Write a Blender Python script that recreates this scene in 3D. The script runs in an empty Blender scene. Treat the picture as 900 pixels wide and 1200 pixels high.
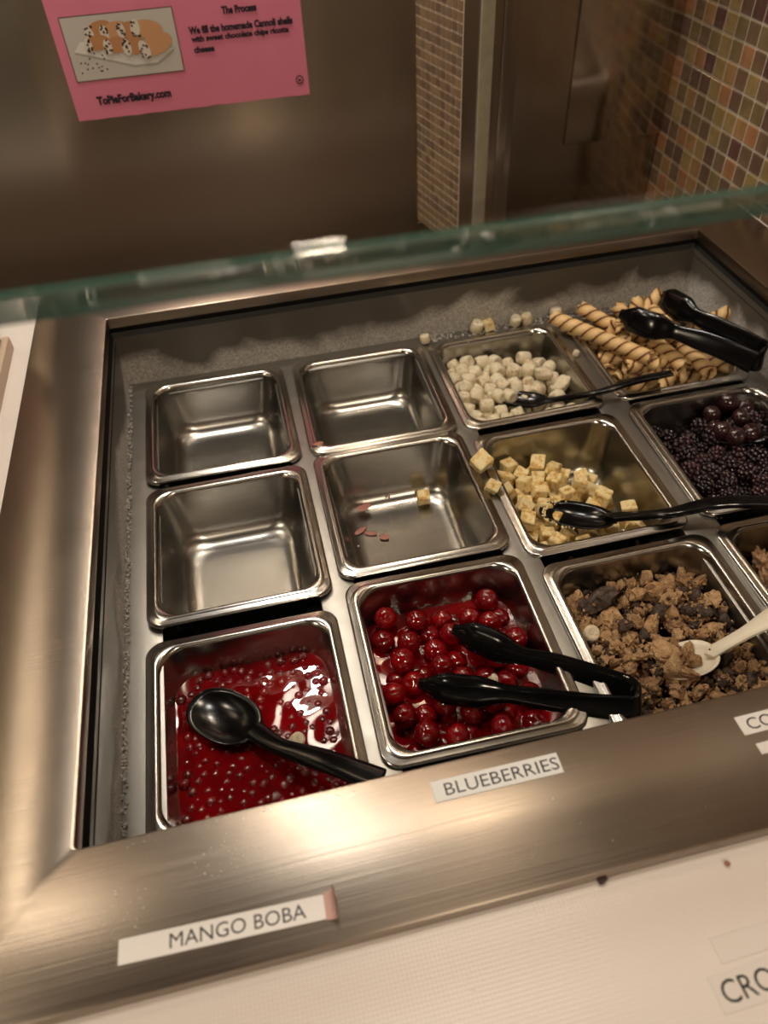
import bpy, bmesh, math, random
from mathutils import Vector, Matrix, noise

# ------------------------------------------------------------------ camera, world, lights, exposure
SC = bpy.context.scene
COL = SC.collection
CAM = Vector((0.1365, -0.5925, 0.4398))
CR = Vector((0.9743, -0.2213, -0.0422)).normalized()
CF = Vector((0.1247, 0.6858, -0.7170)).normalized()
CU = CR.cross(CF).normalized()
FPX = 881.9
cd = bpy.data.cameras.new('camera')
cam = bpy.data.objects.new('camera', cd)
COL.objects.link(cam)
m = Matrix.Identity(4)
for r in range(3):
    m[r][0], m[r][1], m[r][2], m[r][3] = CR[r], CU[r], -CF[r], CAM[r]
cam.matrix_world = m
cd.sensor_fit = 'VERTICAL'
cd.sensor_height = 36.0
cd.sensor_width = 27.0
cd.lens = FPX / 1200 * 36.0
cd.clip_start = 0.01
cd.dof.use_dof = True
cd.dof.focus_distance = 0.64
cd.dof.aperture_fstop = 5.6
SC.camera = cam

w = bpy.data.worlds.new('world')
SC.world = w
w.use_nodes = True
w.node_tree.nodes['Background'].inputs[0].default_value = (1.0, 0.84, 0.68, 1)
w.node_tree.nodes['Background'].inputs[1].default_value = 0.04

vs = SC.view_settings
vs.view_transform = 'Standard'
vs.look = 'None'
vs.gamma = 1.0
vs.use_curve_mapping = False
vs.exposure = 0.55

CEIL = 1.75
# ceiling downlights of the shop, all above the frame: (x, y, watts, radius, warm colour, name of the light)
# the first three stand where the highlights on the steel flange show a lamp overhead
LAMPS = [(0.10, 0.27, 3.4, 0.085, (1.0, 0.95, 0.88), 'ceiling_lamp_above_well_offscreen'),
         (0.45, 0.05, 4.0, 0.080, (1.0, 0.82, 0.62), 'ceiling_lamp_by_tiles_offscreen'),
         (-0.72, 0.25, 3.0, 0.085, (1.0, 0.84, 0.66), 'ceiling_lamp_left_offscreen'),
         (-1.35, -1.0, 9.0, 0.085, (1.0, 0.82, 0.62), 'ceiling_lamp_behind_left_offscreen'),
         (0.35, -2.1, 14.0, 0.085, (1.0, 0.82, 0.62), 'ceiling_lamp_behind_offscreen')]
# the lamp mirrored in the red boba: (x, watts, name of the light)
SPOTS = [(0.085, 2.4, 'wall_lamp_back_offscreen')]

PI = math.pi
rnd = random.Random(7)


def ray(x, y):
    return (CR * ((x - 450) / FPX) - CU * ((y - 600) / FPX) + CF)


def onZ(x, y, z):
    d = ray(x, y)
    return CAM + d * ((z - CAM.z) / d.z)


def onY(x, y, Y):
    d = ray(x, y)
    return CAM + d * ((Y - CAM.y) / d.y)


# ------------------------------------------------------------------ materials
MATS = {}


def mat(name, color, rough=0.5, metal=0.0, spec=0.5, **kw):
    if name in MATS:
        return MATS[name]
    M = bpy.data.materials.new(name)
    M.use_nodes = True
    nt = M.node_tree
    b = nt.nodes['Principled BSDF']
    b.inputs['Base Color'].default_value = (*color, 1)
    b.inputs['Roughness'].default_value = rough
    b.inputs['Metallic'].default_value = metal
    b.inputs['Specular IOR Level'].default_value = spec
    for k, v in kw.items():
        b.inputs[k.replace('_', ' ')].default_value = v
    MATS[name] = M
    return M


def N(M, typ, **props):
    n = M.node_tree.nodes.new(typ)
    for k, v in props.items():
        setattr(n, k, v)
    return n


def L(M, a, b):
    M.node_tree.links.new(a, b)


def noise_color(M, stops, scale=30, detail=6, rough=0.6, sc3=None, per_object=0.0, dist=0.0):
    """procedural colour: noise through a colour ramp"""
    b = M.node_tree.nodes['Principled BSDF']
    tc = N(M, 'ShaderNodeTexCoord')
    mp = N(M, 'ShaderNodeMapping')
    if sc3:
        mp.inputs['Scale'].default_value = sc3
    L(M, tc.outputs['Object'], mp.inputs['Vector'])
    vec = mp.outputs['Vector']
    oi = N(M, 'ShaderNodeObjectInfo')
    ad = N(M, 'ShaderNodeVectorMath', operation='ADD')
    ml = N(M, 'ShaderNodeMath', operation='MULTIPLY')
    ml.inputs[1].default_value = 37.0
    L(M, oi.outputs['Random'], ml.inputs[0])
    L(M, vec, ad.inputs[0])
    L(M, ml.outputs[0], ad.inputs[1])
    nz = N(M, 'ShaderNodeTexNoise')
    nz.inputs['Scale'].default_value = scale
    nz.inputs['Detail'].default_value = detail
    nz.inputs['Roughness'].default_value = rough
    nz.inputs['Distortion'].default_value = dist
    L(M, ad.outputs[0], nz.inputs['Vector'])
    cr = N(M, 'ShaderNodeValToRGB')
    while len(cr.color_ramp.elements) < len(stops):
        cr.color_ramp.elements.new(0.5)
    for e, (p, c) in zip(cr.color_ramp.elements, stops):
        e.position = p
        e.color = (*c, 1)
    fac = nz.outputs['Fac']
    if per_object:
        m1 = N(M, 'ShaderNodeMath', operation='MULTIPLY_ADD')
        m1.inputs[1].default_value = per_object
        m1.inputs[2].default_value = -per_object / 2
        L(M, oi.outputs['Random'], m1.inputs[0])
        m2 = N(M, 'ShaderNodeMath', operation='ADD')
        L(M, fac, m2.inputs[0])
        L(M, m1.outputs[0], m2.inputs[1])
        fac = m2.outputs[0]
    L(M, fac, cr.inputs['Fac'])
    L(M, cr.outputs['Color'], b.inputs['Base Color'])
    return nz, ad


def bump(M, scale=200, strength=0.3, dist=0.001, sc3=None, detail=4):
    b = M.node_tree.nodes['Principled BSDF']
    tc = N(M, 'ShaderNodeTexCoord')
    mp = N(M, 'ShaderNodeMapping')
    if sc3:
        mp.inputs['Scale'].default_value = sc3
    L(M, tc.outputs['Object'], mp.inputs['Vector'])
    nz = N(M, 'ShaderNodeTexNoise')
    nz.inputs['Scale'].default_value = scale
    nz.inputs['Detail'].default_value = detail
    L(M, mp.outputs['Vector'], nz.inputs['Vector'])
    bp = N(M, 'ShaderNodeBump')
    bp.inputs['Strength'].default_value = strength
    bp.inputs['Distance'].default_value = dist
    L(M, nz.outputs['Fac'], bp.inputs['Height'])
    L(M, bp.outputs['Normal'], b.inputs['Normal'])
    return bp


def steel(name, color, rough, aniso=0.0, tang=(1, 0, 0), sc3=(4, 500, 500), amount=0.10, var=0.35, smear=0.06):
    """brushed stainless: fine streaks along the brush change roughness and relief"""
    M = mat(name, color, rough, 1.0)
    b = M.node_tree.nodes['Principled BSDF']
    tc = N(M, 'ShaderNodeTexCoord')
    mp = N(M, 'ShaderNodeMapping')
    mp.inputs['Scale'].default_value = sc3
    L(M, tc.outputs['Object'], mp.inputs['Vector'])
    nz = N(M, 'ShaderNodeTexNoise')
    nz.inputs['Scale'].default_value = 1.0
    nz.inputs['Detail'].default_value = 5
    L(M, mp.outputs['Vector'], nz.inputs['Vector'])
    n2 = N(M, 'ShaderNodeTexNoise')            # smears and handling marks
    n2.inputs['Scale'].default_value = 14
    n2.inputs['Detail'].default_value = 6
    n2.inputs['Distortion'].default_value = 0.8
    L(M, tc.outputs['Object'], n2.inputs['Vector'])
    mx = N(M, 'ShaderNodeMath', operation='MULTIPLY_ADD')
    mx.inputs[1].default_value = var * rough
    mx.inputs[2].default_value = rough * (1 - var / 2)
    L(M, nz.outputs['Fac'], mx.inputs[0])
    m2 = N(M, 'ShaderNodeMath', operation='MULTIPLY_ADD')
    m2.inputs[1].default_value = smear
    L(M, n2.outputs['Fac'], m2.inputs[0])
    ms = N(M, 'ShaderNodeMath', operation='SUBTRACT')
    ms.inputs[1].default_value = smear / 2
    L(M, mx.outputs[0], m2.inputs[2])
    L(M, m2.outputs[0], ms.inputs[0])
    L(M, ms.outputs[0], b.inputs['Roughness'])
    bp = N(M, 'ShaderNodeBump')
    bp.inputs['Strength'].default_value = amount
    bp.inputs['Distance'].default_value = 0.0004
    L(M, nz.outputs['Fac'], bp.inputs['Height'])
    L(M, bp.outputs['Normal'], b.inputs['Normal'])
    if aniso:
        b.inputs['Anisotropic'].default_value = aniso
        cx = N(M, 'ShaderNodeCombineXYZ')
        for i in range(3):
            cx.inputs[i].default_value = tang[i]
        L(M, cx.outputs[0], b.inputs['Tangent'])
    return M


M_flange = steel('brushed_steel', (0.325, 0.275, 0.23), 0.31, 0.6, (0, 1, 0), (6, 700, 700), 0.25)
M_wall = steel('wall_steel', (0.38, 0.33, 0.28), 0.19, 0.95, (0, 0, 1), (5, 5, 600), 0.002, 0.05, 0.0)
M_shelf = steel('polished_steel', (0.46, 0.40, 0.34), 0.14, 0.5, (0, 1, 0), (5, 500, 500), 0.01)
M_pan = steel('pan_steel', (0.36, 0.348, 0.322), 0.25, 0.0, sc3=(20, 300, 300), amount=0.004, smear=0.02)
M_rim = steel('pan_rim_steel', (0.46, 0.44, 0.41), 0.19, 0.0, sc3=(30, 30, 200), amount=0.03)
M_bar = steel('bar_steel', (0.36, 0.348, 0.322), 0.42, 0.0, sc3=(90, 90, 90), amount=0.10)
M_trim = steel('satin_trim', (0.80, 0.77, 0.66), 0.42, 0.0, sc3=(300, 300, 10), amount=0.1)
M_satin = mat('pale_satin', (0.46, 0.43, 0.34), 0.45)
noise_color(M_satin, [(0.3, (0.40, 0.37, 0.29)), (0.7, (0.50, 0.47, 0.38))], 90)
M_white = mat('white_laminate', (0.80, 0.745, 0.71), 0.28)
M_black = mat('black_plastic', (0.0030, 0.0030, 0.0034), 0.16, spec=0.32)
M_gasket = mat('black_gasket', (0.006, 0.006, 0.006), 0.55)
bump(M_gasket, 300, 0.5, 0.001)
M_cream = mat('cream_plastic', (0.80, 0.74, 0.60), 0.4)
M_beige = mat('beige_sealant', (0.60, 0.47, 0.36), 0.6)
M_grey = mat('grey_panel', (0.36, 0.38, 0.35), 0.25)
M_dark = mat('well_floor', (0.01, 0.01, 0.01), 0.6)
M_tape = mat('label_tape', (0.86, 0.84, 0.83), 0.35)
M_tape2 = mat('label_tape_grey', (0.80, 0.82, 0.84), 0.35)
M_clear = mat('clear_tape', (0.78, 0.74, 0.70), 0.15)
M_curl = mat('tape_back', (0.62, 0.40, 0.36), 0.5)
M_ink = mat('ink', (0.006, 0.006, 0.008), 0.4)
M_inkb = mat('sign_ink', (0.012, 0.010, 0.025), 0.5)
M_pink = mat('pink_paper', (0.80, 0.235, 0.37), 0.45)
noise_color(M_pink, [(0.3, (0.76, 0.22, 0.35)), (0.7, (0.83, 0.25, 0.39))], 9)
for M_, s_ in ((M_white, (1, 1, 1)),):
    # the laminate's fine dimpled relief
    tc = N(M_, 'ShaderNodeTexCoord')
    vo = N(M_, 'ShaderNodeTexVoronoi')
    vo.inputs['Scale'].default_value = 430
    vo.inputs['Randomness'].default_value = 0.0
    L(M_, tc.outputs['Object'], vo.inputs['Vector'])
    bp = N(M_, 'ShaderNodeBump')
    bp.inputs['Strength'].default_value = 0.6
    bp.inputs['Distance'].default_value = 0.0004
    L(M_, vo.outputs['Distance'], bp.inputs['Height'])
    L(M_, bp.outputs['Normal'], M_.node_tree.nodes['Principled BSDF'].inputs['Normal'])

# frosted liner: rime with a ragged edge of its own over dull metal
M_liner = mat('frosted_liner', (0.3, 0.3, 0.3), 0.5, 0.0)


def frost(M):
    b = M.node_tree.nodes['Principled BSDF']
    tc = N(M, 'ShaderNodeTexCoord')
    n1 = N(M, 'ShaderNodeTexNoise')
    n1.inputs['Scale'].default_value = 9
    n1.inputs['Detail'].default_value = 5
    n1.inputs['Distortion'].default_value = 0.6
    L(M, tc.outputs['Object'], n1.inputs['Vector'])
    sx = N(M, 'ShaderNodeSeparateXYZ')
    L(M, tc.outputs['Object'], sx.inputs[0])
    ma = N(M, 'ShaderNodeMath', operation='MULTIPLY_ADD')   # less rime high up
    ma.inputs[1].default_value = -9.0
    ma.inputs[2].default_value = -0.52
    L(M, sx.outputs['Z'], ma.inputs[0])
    ad = N(M, 'ShaderNodeMath', operation='ADD')
    L(M, ma.outputs[0], ad.inputs[0])
    L(M, n1.outputs['Fac'], ad.inputs[1])
    cr = N(M, 'ShaderNodeValToRGB')
    cr.color_ramp.elements[0].position = 0.45
    cr.color_ramp.elements[0].color = (0, 0, 0, 1)
    cr.color_ramp.elements[1].position = 0.62
    cr.color_ramp.elements[1].color = (1, 1, 1, 1)
    L(M, ad.outputs[0], cr.inputs['Fac'])
    n2 = N(M, 'ShaderNodeTexNoise')
    n2.inputs['Scale'].default_value = 500
    n2.inputs['Detail'].default_value = 3
    L(M, tc.outputs['Object'], n2.inputs['Vector'])
    c2 = N(M, 'ShaderNodeValToRGB')
    c2.color_ramp.elements[0].position = 0.3
    c2.color_ramp.elements[0].color = (0.30, 0.285, 0.265, 1)
    c2.color_ramp.elements[1].position = 0.75
    c2.color_ramp.elements[1].color = (0.68, 0.66, 0.63, 1)
    L(M, n2.outputs['Fac'], c2.inputs['Fac'])
    mx = N(M, 'ShaderNodeMix', data_type='RGBA')
    mx.inputs[6].default_value = (0.10, 0.088, 0.075, 1)
    L(M, cr.outputs['Color'], mx.inputs[0])
    L(M, c2.outputs['Color'], mx.inputs[7])
    L(M, mx.outputs[2], b.inputs['Base Color'])
    iv = N(M, 'ShaderNodeMath', operation='MULTIPLY_ADD')
    iv.inputs[1].default_value = 0.45
    iv.inputs[2].default_value = 0.36
    L(M, cr.outputs['Color'], iv.inputs[0])
    L(M, iv.outputs[0], b.inputs['Roughness'])
    bp = N(M, 'ShaderNodeBump')
    bp.inputs['Strength'].default_value = 0.6
    bp.inputs['Distance'].default_value = 0.0012
    hm = N(M, 'ShaderNodeMath', operation='MULTIPLY')
    L(M, n2.outputs['Fac'], hm.inputs[0])
    L(M, cr.outputs['Color'], hm.inputs[1])
    L(M, hm.outputs[0], bp.inputs['Height'])
    L(M, bp.outputs['Normal'], b.inputs['Normal'])


frost(M_liner)

M_ceil = mat('ceiling_paint', (0.17, 0.135, 0.11), 0.8)
M_room = mat('room_paint', (0.36, 0.27, 0.20), 0.7)
M_floor = mat('floor_tile', (0.20, 0.15, 0.11), 0.4)
noise_color(M_ceil, [(0.3, (0.15, 0.12, 0.095)), (0.7, (0.18, 0.145, 0.115))], 5)
noise_color(M_room, [(0.3, (0.20, 0.145, 0.10)), (0.7, (0.24, 0.175, 0.125))], 4)
noise_color(M_floor, [(0.3, (0.16, 0.12, 0.09)), (0.7, (0.24, 0.18, 0.13))], 6)
M_grout = mat('pale_grout', (0.80, 0.72, 0.60), 0.85)
bump(M_grout, 300, 0.3, 0.001)
TILE_COLS = [(0.21, 0.135, 0.085), (0.17, 0.10, 0.075), (0.39, 0.275, 0.12), (0.44, 0.21, 0.10),
             (0.14, 0.068, 0.062), (0.42, 0.245, 0.105), (0.25, 0.18, 0.09)]
M_tiles = []
for i, c in enumerate(TILE_COLS):
    M_ = mat('mosaic_%d' % i, c, 0.16)
    noise_color(M_, [(0.3, tuple(v * 0.8 for v in c)), (0.7, tuple(v * 1.2 for v in c))], 60)
    M_tiles.append(M_)
SMALL_COLS = [(0.23, 0.165, 0.11), (0.30, 0.205, 0.12), (0.19, 0.12, 0.085), (0.26, 0.17, 0.10)]  # tile colours of the reflection modelled on the pilaster cheek
M_stiles = [mat('reflection_mosaic_%d' % i, c, 0.3) for i, c in enumerate(SMALL_COLS)]


# ------------------------------------------------------------------ mesh helpers
def mesh(name, verts, faces, smooth=True):
    me = bpy.data.meshes.new(name)
    me.from_pydata([tuple(v) for v in verts], [], faces)
    me.update()
    if smooth:
        for p in me.polygons:
            p.use_smooth = True
    return me


def link(name, me, material=None, parent=None, label=None, cat=None, group=None, kind=None, loc=None, rot=None):
    o = bpy.data.objects.new(name, me)
    COL.objects.link(o)
    if material is not None and me is not None:
        if not me.materials:
            me.materials.append(material)
        elif me.materials[0] != material:
            o.material_slots[0].link = 'OBJECT'
            o.material_slots[0].material = material
    if parent is not None:
        o.parent = parent
    if loc is not None:
        o.location = loc
    if rot is not None:
        o.rotation_euler = rot
    if label:
        o['label'] = label
    if cat:
        o['category'] = cat
    if group:
        o['group'] = group
    if kind:
        o['kind'] = kind
    return o


def thing(name, label, cat, loc=(0, 0, 0), rot=(0, 0, 0), group=None):
    return link(name, None, None, None, label, cat, group, None, loc, rot)


def smooth_by_angle(me, ang=0.6):
    bm = bmesh.new()
    bm.from_mesh(me)
    for e in bm.edges:
        e.smooth = not (len(e.link_faces) == 2 and e.calc_face_angle(0) > ang)
    for f in bm.faces:
        f.smooth = True
    bm.to_mesh(me)
    bm.free()
    return me


def box_me(name, x0, x1, y0, y1, z0, z1, bev=0.0, seg=2):
    bm = bmesh.new()
    bmesh.ops.create_cube(bm, size=1)
    for v in bm.verts:
        v.co = Vector(((x0 + x1) / 2 + v.co.x * (x1 - x0), (y0 + y1) / 2 + v.co.y * (y1 - y0),
                       (z0 + z1) / 2 + v.co.z * (z1 - z0)))
    if bev:
        bmesh.ops.bevel(bm, geom=list(bm.edges), offset=bev, segments=seg, affect='EDGES', profile=0.6)
    me = bpy.data.meshes.new(name)
    bm.to_mesh(me)
    bm.free()
    return smooth_by_angle(me)


def rr(cx, cy, hx, hy, r, z, n=6):
    """rounded rectangle ring, counter-clockwise"""
    out = []
    r = max(min(r, hx, hy), 1e-5)
    for k, (sx, sy) in enumerate(((1, 1), (-1, 1), (-1, -1), (1, -1))):
        for i in range(n + 1):
            a = k * PI / 2 + i * PI / 2 / n
            out.append((cx + sx * (hx - r) + r * math.cos(a), cy + sy * (hy - r) + r * math.sin(a), z))
    return out


def loft(name, rings, cap_first=False, cap_last=False, smooth=0.6, close=False):
    n = len(rings[0])
    v = [p for r in rings for p in r]
    f = []
    R_ = len(rings)
    for i in range(R_ if close else R_ - 1):
        a, b = i * n, ((i + 1) % R_) * n
        for j in range(n):
            k = (j + 1) % n
            f.append((a + j, b + j, b + k, a + k))
    if cap_first:
        f.append(tuple(range(n)))
    if cap_last:
        f.append(tuple(reversed(range((R_ - 1) * n, R_ * n))))
    me = mesh(name, v, f)
    bm = bmesh.new()
    bm.from_mesh(me)
    bmesh.ops.recalc_face_normals(bm, faces=list(bm.faces))
    bm.to_mesh(me)
    bm.free()
    return smooth_by_angle(me, smooth) if smooth else me


def catmull(pts, n=8):
    pts = [Vector(p) for p in pts]
    P = [pts[0] * 2 - pts[1]] + pts + [pts[-1] * 2 - pts[-2]]
    out = []
    for i in range(1, len(P) - 2):
        for k in range(n):
            t = k / n
            a, b, c, d = P[i - 1], P[i], P[i + 1], P[i + 2]
            out.append(0.5 * ((2 * b) + (c - a) * t + (2 * a - 5 * b + 4 * c - d) * t * t
                              + (3 * b - a - 3 * c + d) * t ** 3))
    out.append(pts[-1])
    return out


def lerp_prof(prof, t):
    for (t0, a), (t1, b) in zip(prof, prof[1:]):
        if t <= t1:
            k = (t - t0) / max(t1 - t0, 1e-9)
            k = k * k * (3 - 2 * k)
            return [x + (y - x) * k for x, y in zip(a, b)]
    return prof[-1][1]


def sweep(name, path, prof, up=Vector((0, 0, 1)), n=12, power=3.0):
    """superellipse section swept along path. prof: [(t,(half_width, half_height))]; width is sideways to `up`"""
    rings = []
    L_ = [0]
    for a, b in zip(path, path[1:]):
        L_.append(L_[-1] + (b - a).length)
    for i, p in enumerate(path):
        t = (path[min(i + 1, len(path) - 1)] - path[max(i - 1, 0)]).normalized()
        s = t.cross(up).normalized()
        u = s.cross(t).normalized()
        hw, hh = lerp_prof(prof, L_[i] / L_[-1])
        ring = []
        for k in range(n):
            a = 2 * PI * (k + 0.5) / n
            c, d = math.cos(a), math.sin(a)
            c = math.copysign(abs(c) ** (2 / power), c)
            d = math.copysign(abs(d) ** (2 / power), d)
            ring.append(p + s * hw * c + u * hh * d)
        rings.append(ring)
    return loft(name, rings, True, True, 0.7)


def shell(name, c, e1, e2, e3, a, b, depth, th=0.0016, nr=7, na=28, power=2.3, tip=0.0):
    """oval spoon bowl: e1 long axis (towards handle), e3 up; rim in plane through c"""
    v, f = [], []

    def P(r, ang, off):
        x = math.copysign(abs(math.cos(ang)) ** (2 / power), math.cos(ang)) * r
        y = math.copysign(abs(math.sin(ang)) ** (2 / power), math.sin(ang)) * r
        y *= 1 + tip * x
        z = -depth * (1 - r ** 2.4) - off
        return c + e1 * (x * a) + e2 * (y * b) + e3 * z
    for off in (0.0, th):
        v.append(P(0, 0, off))
        for i in range(1, nr + 1):
            r = i / nr
            for k in range(na):
                rr_ = r * (1 + (0.03 if off else 0))
                v.append(P(rr_, 2 * PI * k / na, off if i < nr else off))
    base = 1 + nr * na
    for s in (0, 1):
        o = s * base
        for k in range(na):
            k2 = (k + 1) % na
            tri = (o, o + 1 + k, o + 1 + k2)
            f.append(tri if not s else tri[::-1])
            for i in range(nr - 1):
                q = (o + 1 + i * na + k, o + 1 + (i + 1) * na + k, o + 1 + (i + 1) * na + k2, o + 1 + i * na + k2)
                f.append(q if not s else q[::-1])
    for k in range(na):
        k2 = (k + 1) % na
        f.append((1 + (nr - 1) * na + k, base + 1 + (nr - 1) * na + k, base + 1 + (nr - 1) * na + k2, 1 + (nr - 1) * na + k2))
    me = mesh(name, v, f)
    bm = bmesh.new()
    bm.from_mesh(me)
    bmesh.ops.recalc_face_normals(bm, faces=list(bm.faces))
    bm.to_mesh(me)
    bm.free()
    return me


def blob(name, seed, sub=2, amp=0.25, freq=1.6, squash=(1, 1, 1), facet=0.0, fine=0.0, smooth=True):
    """unit-radius lump"""
    bm = bmesh.new()
    bmesh.ops.create_icosphere(bm, subdivisions=sub, radius=1)
    r = random.Random(seed)
    off = Vector((r.uniform(0, 90), r.uniform(0, 90), r.uniform(0, 90)))
    planes = []
    for _ in range(int(facet)):
        planes.append((Vector((r.gauss(0, 1), r.gauss(0, 1), r.gauss(0, 1))).normalized(), r.uniform(0.55, 0.85)))
    for v in bm.verts:
        d = v.co.normalized()
        k = 1 + amp * noise.noise(d * freq + off)
        p = d * k
        for n_, h in planes:
            q = p.dot(n_)
            if q > h:
                p = p - n_ * (q - h) * 0.9
        if fine:
            p = p * (1 + fine * noise.noise(d * 7 + off))
        v.co = Vector((p.x * squash[0], p.y * squash[1], p.z * squash[2]))
    me = bpy.data.meshes.new(name)
    bm.to_mesh(me)
    bm.free()
    for p in me.polygons:
        p.use_smooth = smooth
    return me


def text_me(body, width=None, height=None, bold=0.0, spacing=1.0):
    """flat lettering mesh, lower-left corner at the origin, in XY"""
    cu = bpy.data.curves.new('lettering', 'FONT')
    cu.body = body
    cu.size = 1
    cu.offset = bold
    cu.space_character = spacing
    cu.resolution_u = 3
    o = bpy.data.objects.new('lettering', cu)
    COL.objects.link(o)
    dg = bpy.context.evaluated_depsgraph_get()
    dg.update()
    me = bpy.data.meshes.new_from_object(o.evaluated_get(dg))
    bpy.data.objects.remove(o)
    bpy.data.curves.remove(cu)
    xs = [v.co.x for v in me.vertices]
    ys = [v.co.y for v in me.vertices]
    x0, x1, y0, y1 = min(xs), max(xs), min(ys), max(ys)
    sy = (height / (y1 - y0)) if height else 1
    sx = (width / (x1 - x0)) if width else sy
    if not height:
        sy = sx
    for v in me.vertices:
        v.co = Vector(((v.co.x - x0) * sx, (v.co.y - y0) * sy, 0))
    me.materials.clear()
    return me


# ------------------------------------------------------------------ the setting
WY = 0.51      # face of the steel back wall
WX = 0.80      # face of the mosaic side wall
FLOORZ = -0.92


def struct(name, me, m_, parent=None):
    return link(name, me, m_, parent, kind='structure' if parent is None else None)


def plane_me(name, a, b, c, d):
    return mesh(name, [a, b, c, d], [(0, 1, 2, 3)], False)


struct('floor', box_me('floor', -2.6, WX + 0.1, -2.9, WY + 0.1, FLOORZ - 0.05, FLOORZ), M_floor)
struct('ceiling', box_me('ceiling', -2.6, WX + 0.1, -2.9, WY + 0.1, CEIL, CEIL + 0.05), M_ceil)
wall_back = struct('wall_back', box_me('wall_back', -2.6, WX + 0.1, WY, WY + 0.1, FLOORZ, CEIL), M_wall)
struct('wall_left', box_me('wall_left', -2.7, -2.6, -2.9, WY + 0.1, FLOORZ, CEIL), M_room)
struct('wall_front', box_me('wall_front', -2.6, WX + 0.1, -3.0, -2.9, FLOORZ, CEIL), M_room)

# mosaic side wall: backing in grout, brick-textured beyond the built tiles
M_far = mat('mosaic_far', (0.3, 0.2, 0.1), 0.3)
tc = N(M_far, 'ShaderNodeTexCoord')
sx_ = N(M_far, 'ShaderNodeSeparateXYZ')
L(M_far, tc.outputs['Object'], sx_.inputs[0])
cx_ = N(M_far, 'ShaderNodeCombineXYZ')
L(M_far, sx_.outputs['Y'], cx_.inputs[0])
L(M_far, sx_.outputs['Z'], cx_.inputs[1])
br = N(M_far, 'ShaderNodeTexBrick')
br.offset = 0.0
br.inputs['Color1'].default_value = (0.33, 0.2, 0.075, 1)
br.inputs['Color2'].default_value = (0.11, 0.06, 0.05, 1)
br.inputs['Mortar'].default_value = (0.75, 0.67, 0.56, 1)
br.inputs['Scale'].default_value = 1.0
br.inputs['Brick Width'].default_value = 0.0256
br.inputs['Row Height'].default_value = 0.0256
br.inputs['Mortar Size'].default_value = 0.0011
L(M_far, cx_.outputs[0], br.inputs['Vector'])
L(M_far, br.outputs['Color'], M_far.node_tree.nodes['Principled BSDF'].inputs['Base Color'])
wall_right = struct('wall_right', box_me('wall_right', WX + 0.004, WX + 0.1, -2.9, WY + 0.1, FLOORZ, CEIL), M_far)
TP = 0.0256
rt = random.Random(11)
t_me = {}
rows0 = 0.002 - 5 * TP
NY, NZ = 15, 20
link('grout_bed', box_me('grout_bed', WX + 0.0015, WX + 0.006, WY - NY * TP - 0.001, WY, rows0, rows0 + NZ * TP), M_grout, wall_right)


def tile_mesh(i, mt, s, th, axis):
    k = (mt.name, s, axis)
    if k not in t_me:
        if axis == 'x':
            me = box_me('tile', 0, th, -s / 2, s / 2, -s / 2, s / 2, 0.0007, 1)
        else:
            me = box_me('tile', -s / 2, s / 2, 0, th, -s / 2, s / 2, 0.0007, 1)
        me.materials.append(mt)
        t_me[k] = me
    return t_me[k]


for j in range(NZ):
    for i in range(NY):
        mt = M_tiles[rt.choice([0, 0, 1, 1, 2, 2, 3, 3, 4, 5, 6])]
        o = link('tile', tile_mesh(0, mt, TP - 0.0032, 0.006, 'x'), None, wall_right,
                 loc=(WX - rt.uniform(0, 0.0004), WY - (i + 0.5) * TP, rows0 + (j + 0.5) * TP))
# polished steel sheet on the back wall next to the corner: it mirrors the mosaic side wall
DX0 = 0.6452
link('polished_panel', box_me('polished_panel', DX0, WX + 0.0015, WY - 0.0045, WY + 0.002, 0.0, 14 * TP, 0.0008), M_shelf, wall_back, 'polished steel sheet mirroring the mosaic')

# pilaster: cheek tiles model a mosaic reflection in steel; steel front, satin trim strip
p0 = Vector((0.419, WY, 0))
p1 = Vector((0.4468, 0.3932, 0))
px2 = onY(604, 100, p1.y).x
PT = CEIL
pil = struct('trim_1', mesh('trim_1', [(p0.x, WY + 0.001, -0.14), (p1.x, p1.y, -0.14), (px2, p1.y, -0.14), (px2, WY + 0.001, -0.14),
                                       (p0.x, WY + 0.001, PT), (p1.x, p1.y, PT), (px2, p1.y, PT), (px2, WY + 0.001, PT)],
                            [(0, 1, 5, 4), (1, 2, 6, 5), (2, 3, 7, 6), (3, 0, 4, 7), (0, 3, 2, 1), (4, 5, 6, 7)], False), M_wall)
pil['label'] = 'steel-fronted pilaster with a mosaic reflection built as small tiles on the back wall'
e = (p1 - p0)
Lc = e.length
e.normalize()
nrm = Vector((-0.97, -0.242, 0)).normalized()
if nrm.dot(Vector((CAM.x, CAM.y, 0)) - p0) < 0:
    nrm = -nrm
ang = math.atan2(-e.x, e.y) if False else math.atan2(e.y, e.x)
SP = 0.0118
M_sg = mat('reflection_grout', (0.72, 0.62, 0.50), 0.85)
NS = 9
s_w = Lc / NS
bed = box_me('reflection_grout_bed', 0, Lc, -0.0005, 0.0008, -7 * SP, 25 * SP)
flip = 1
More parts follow.
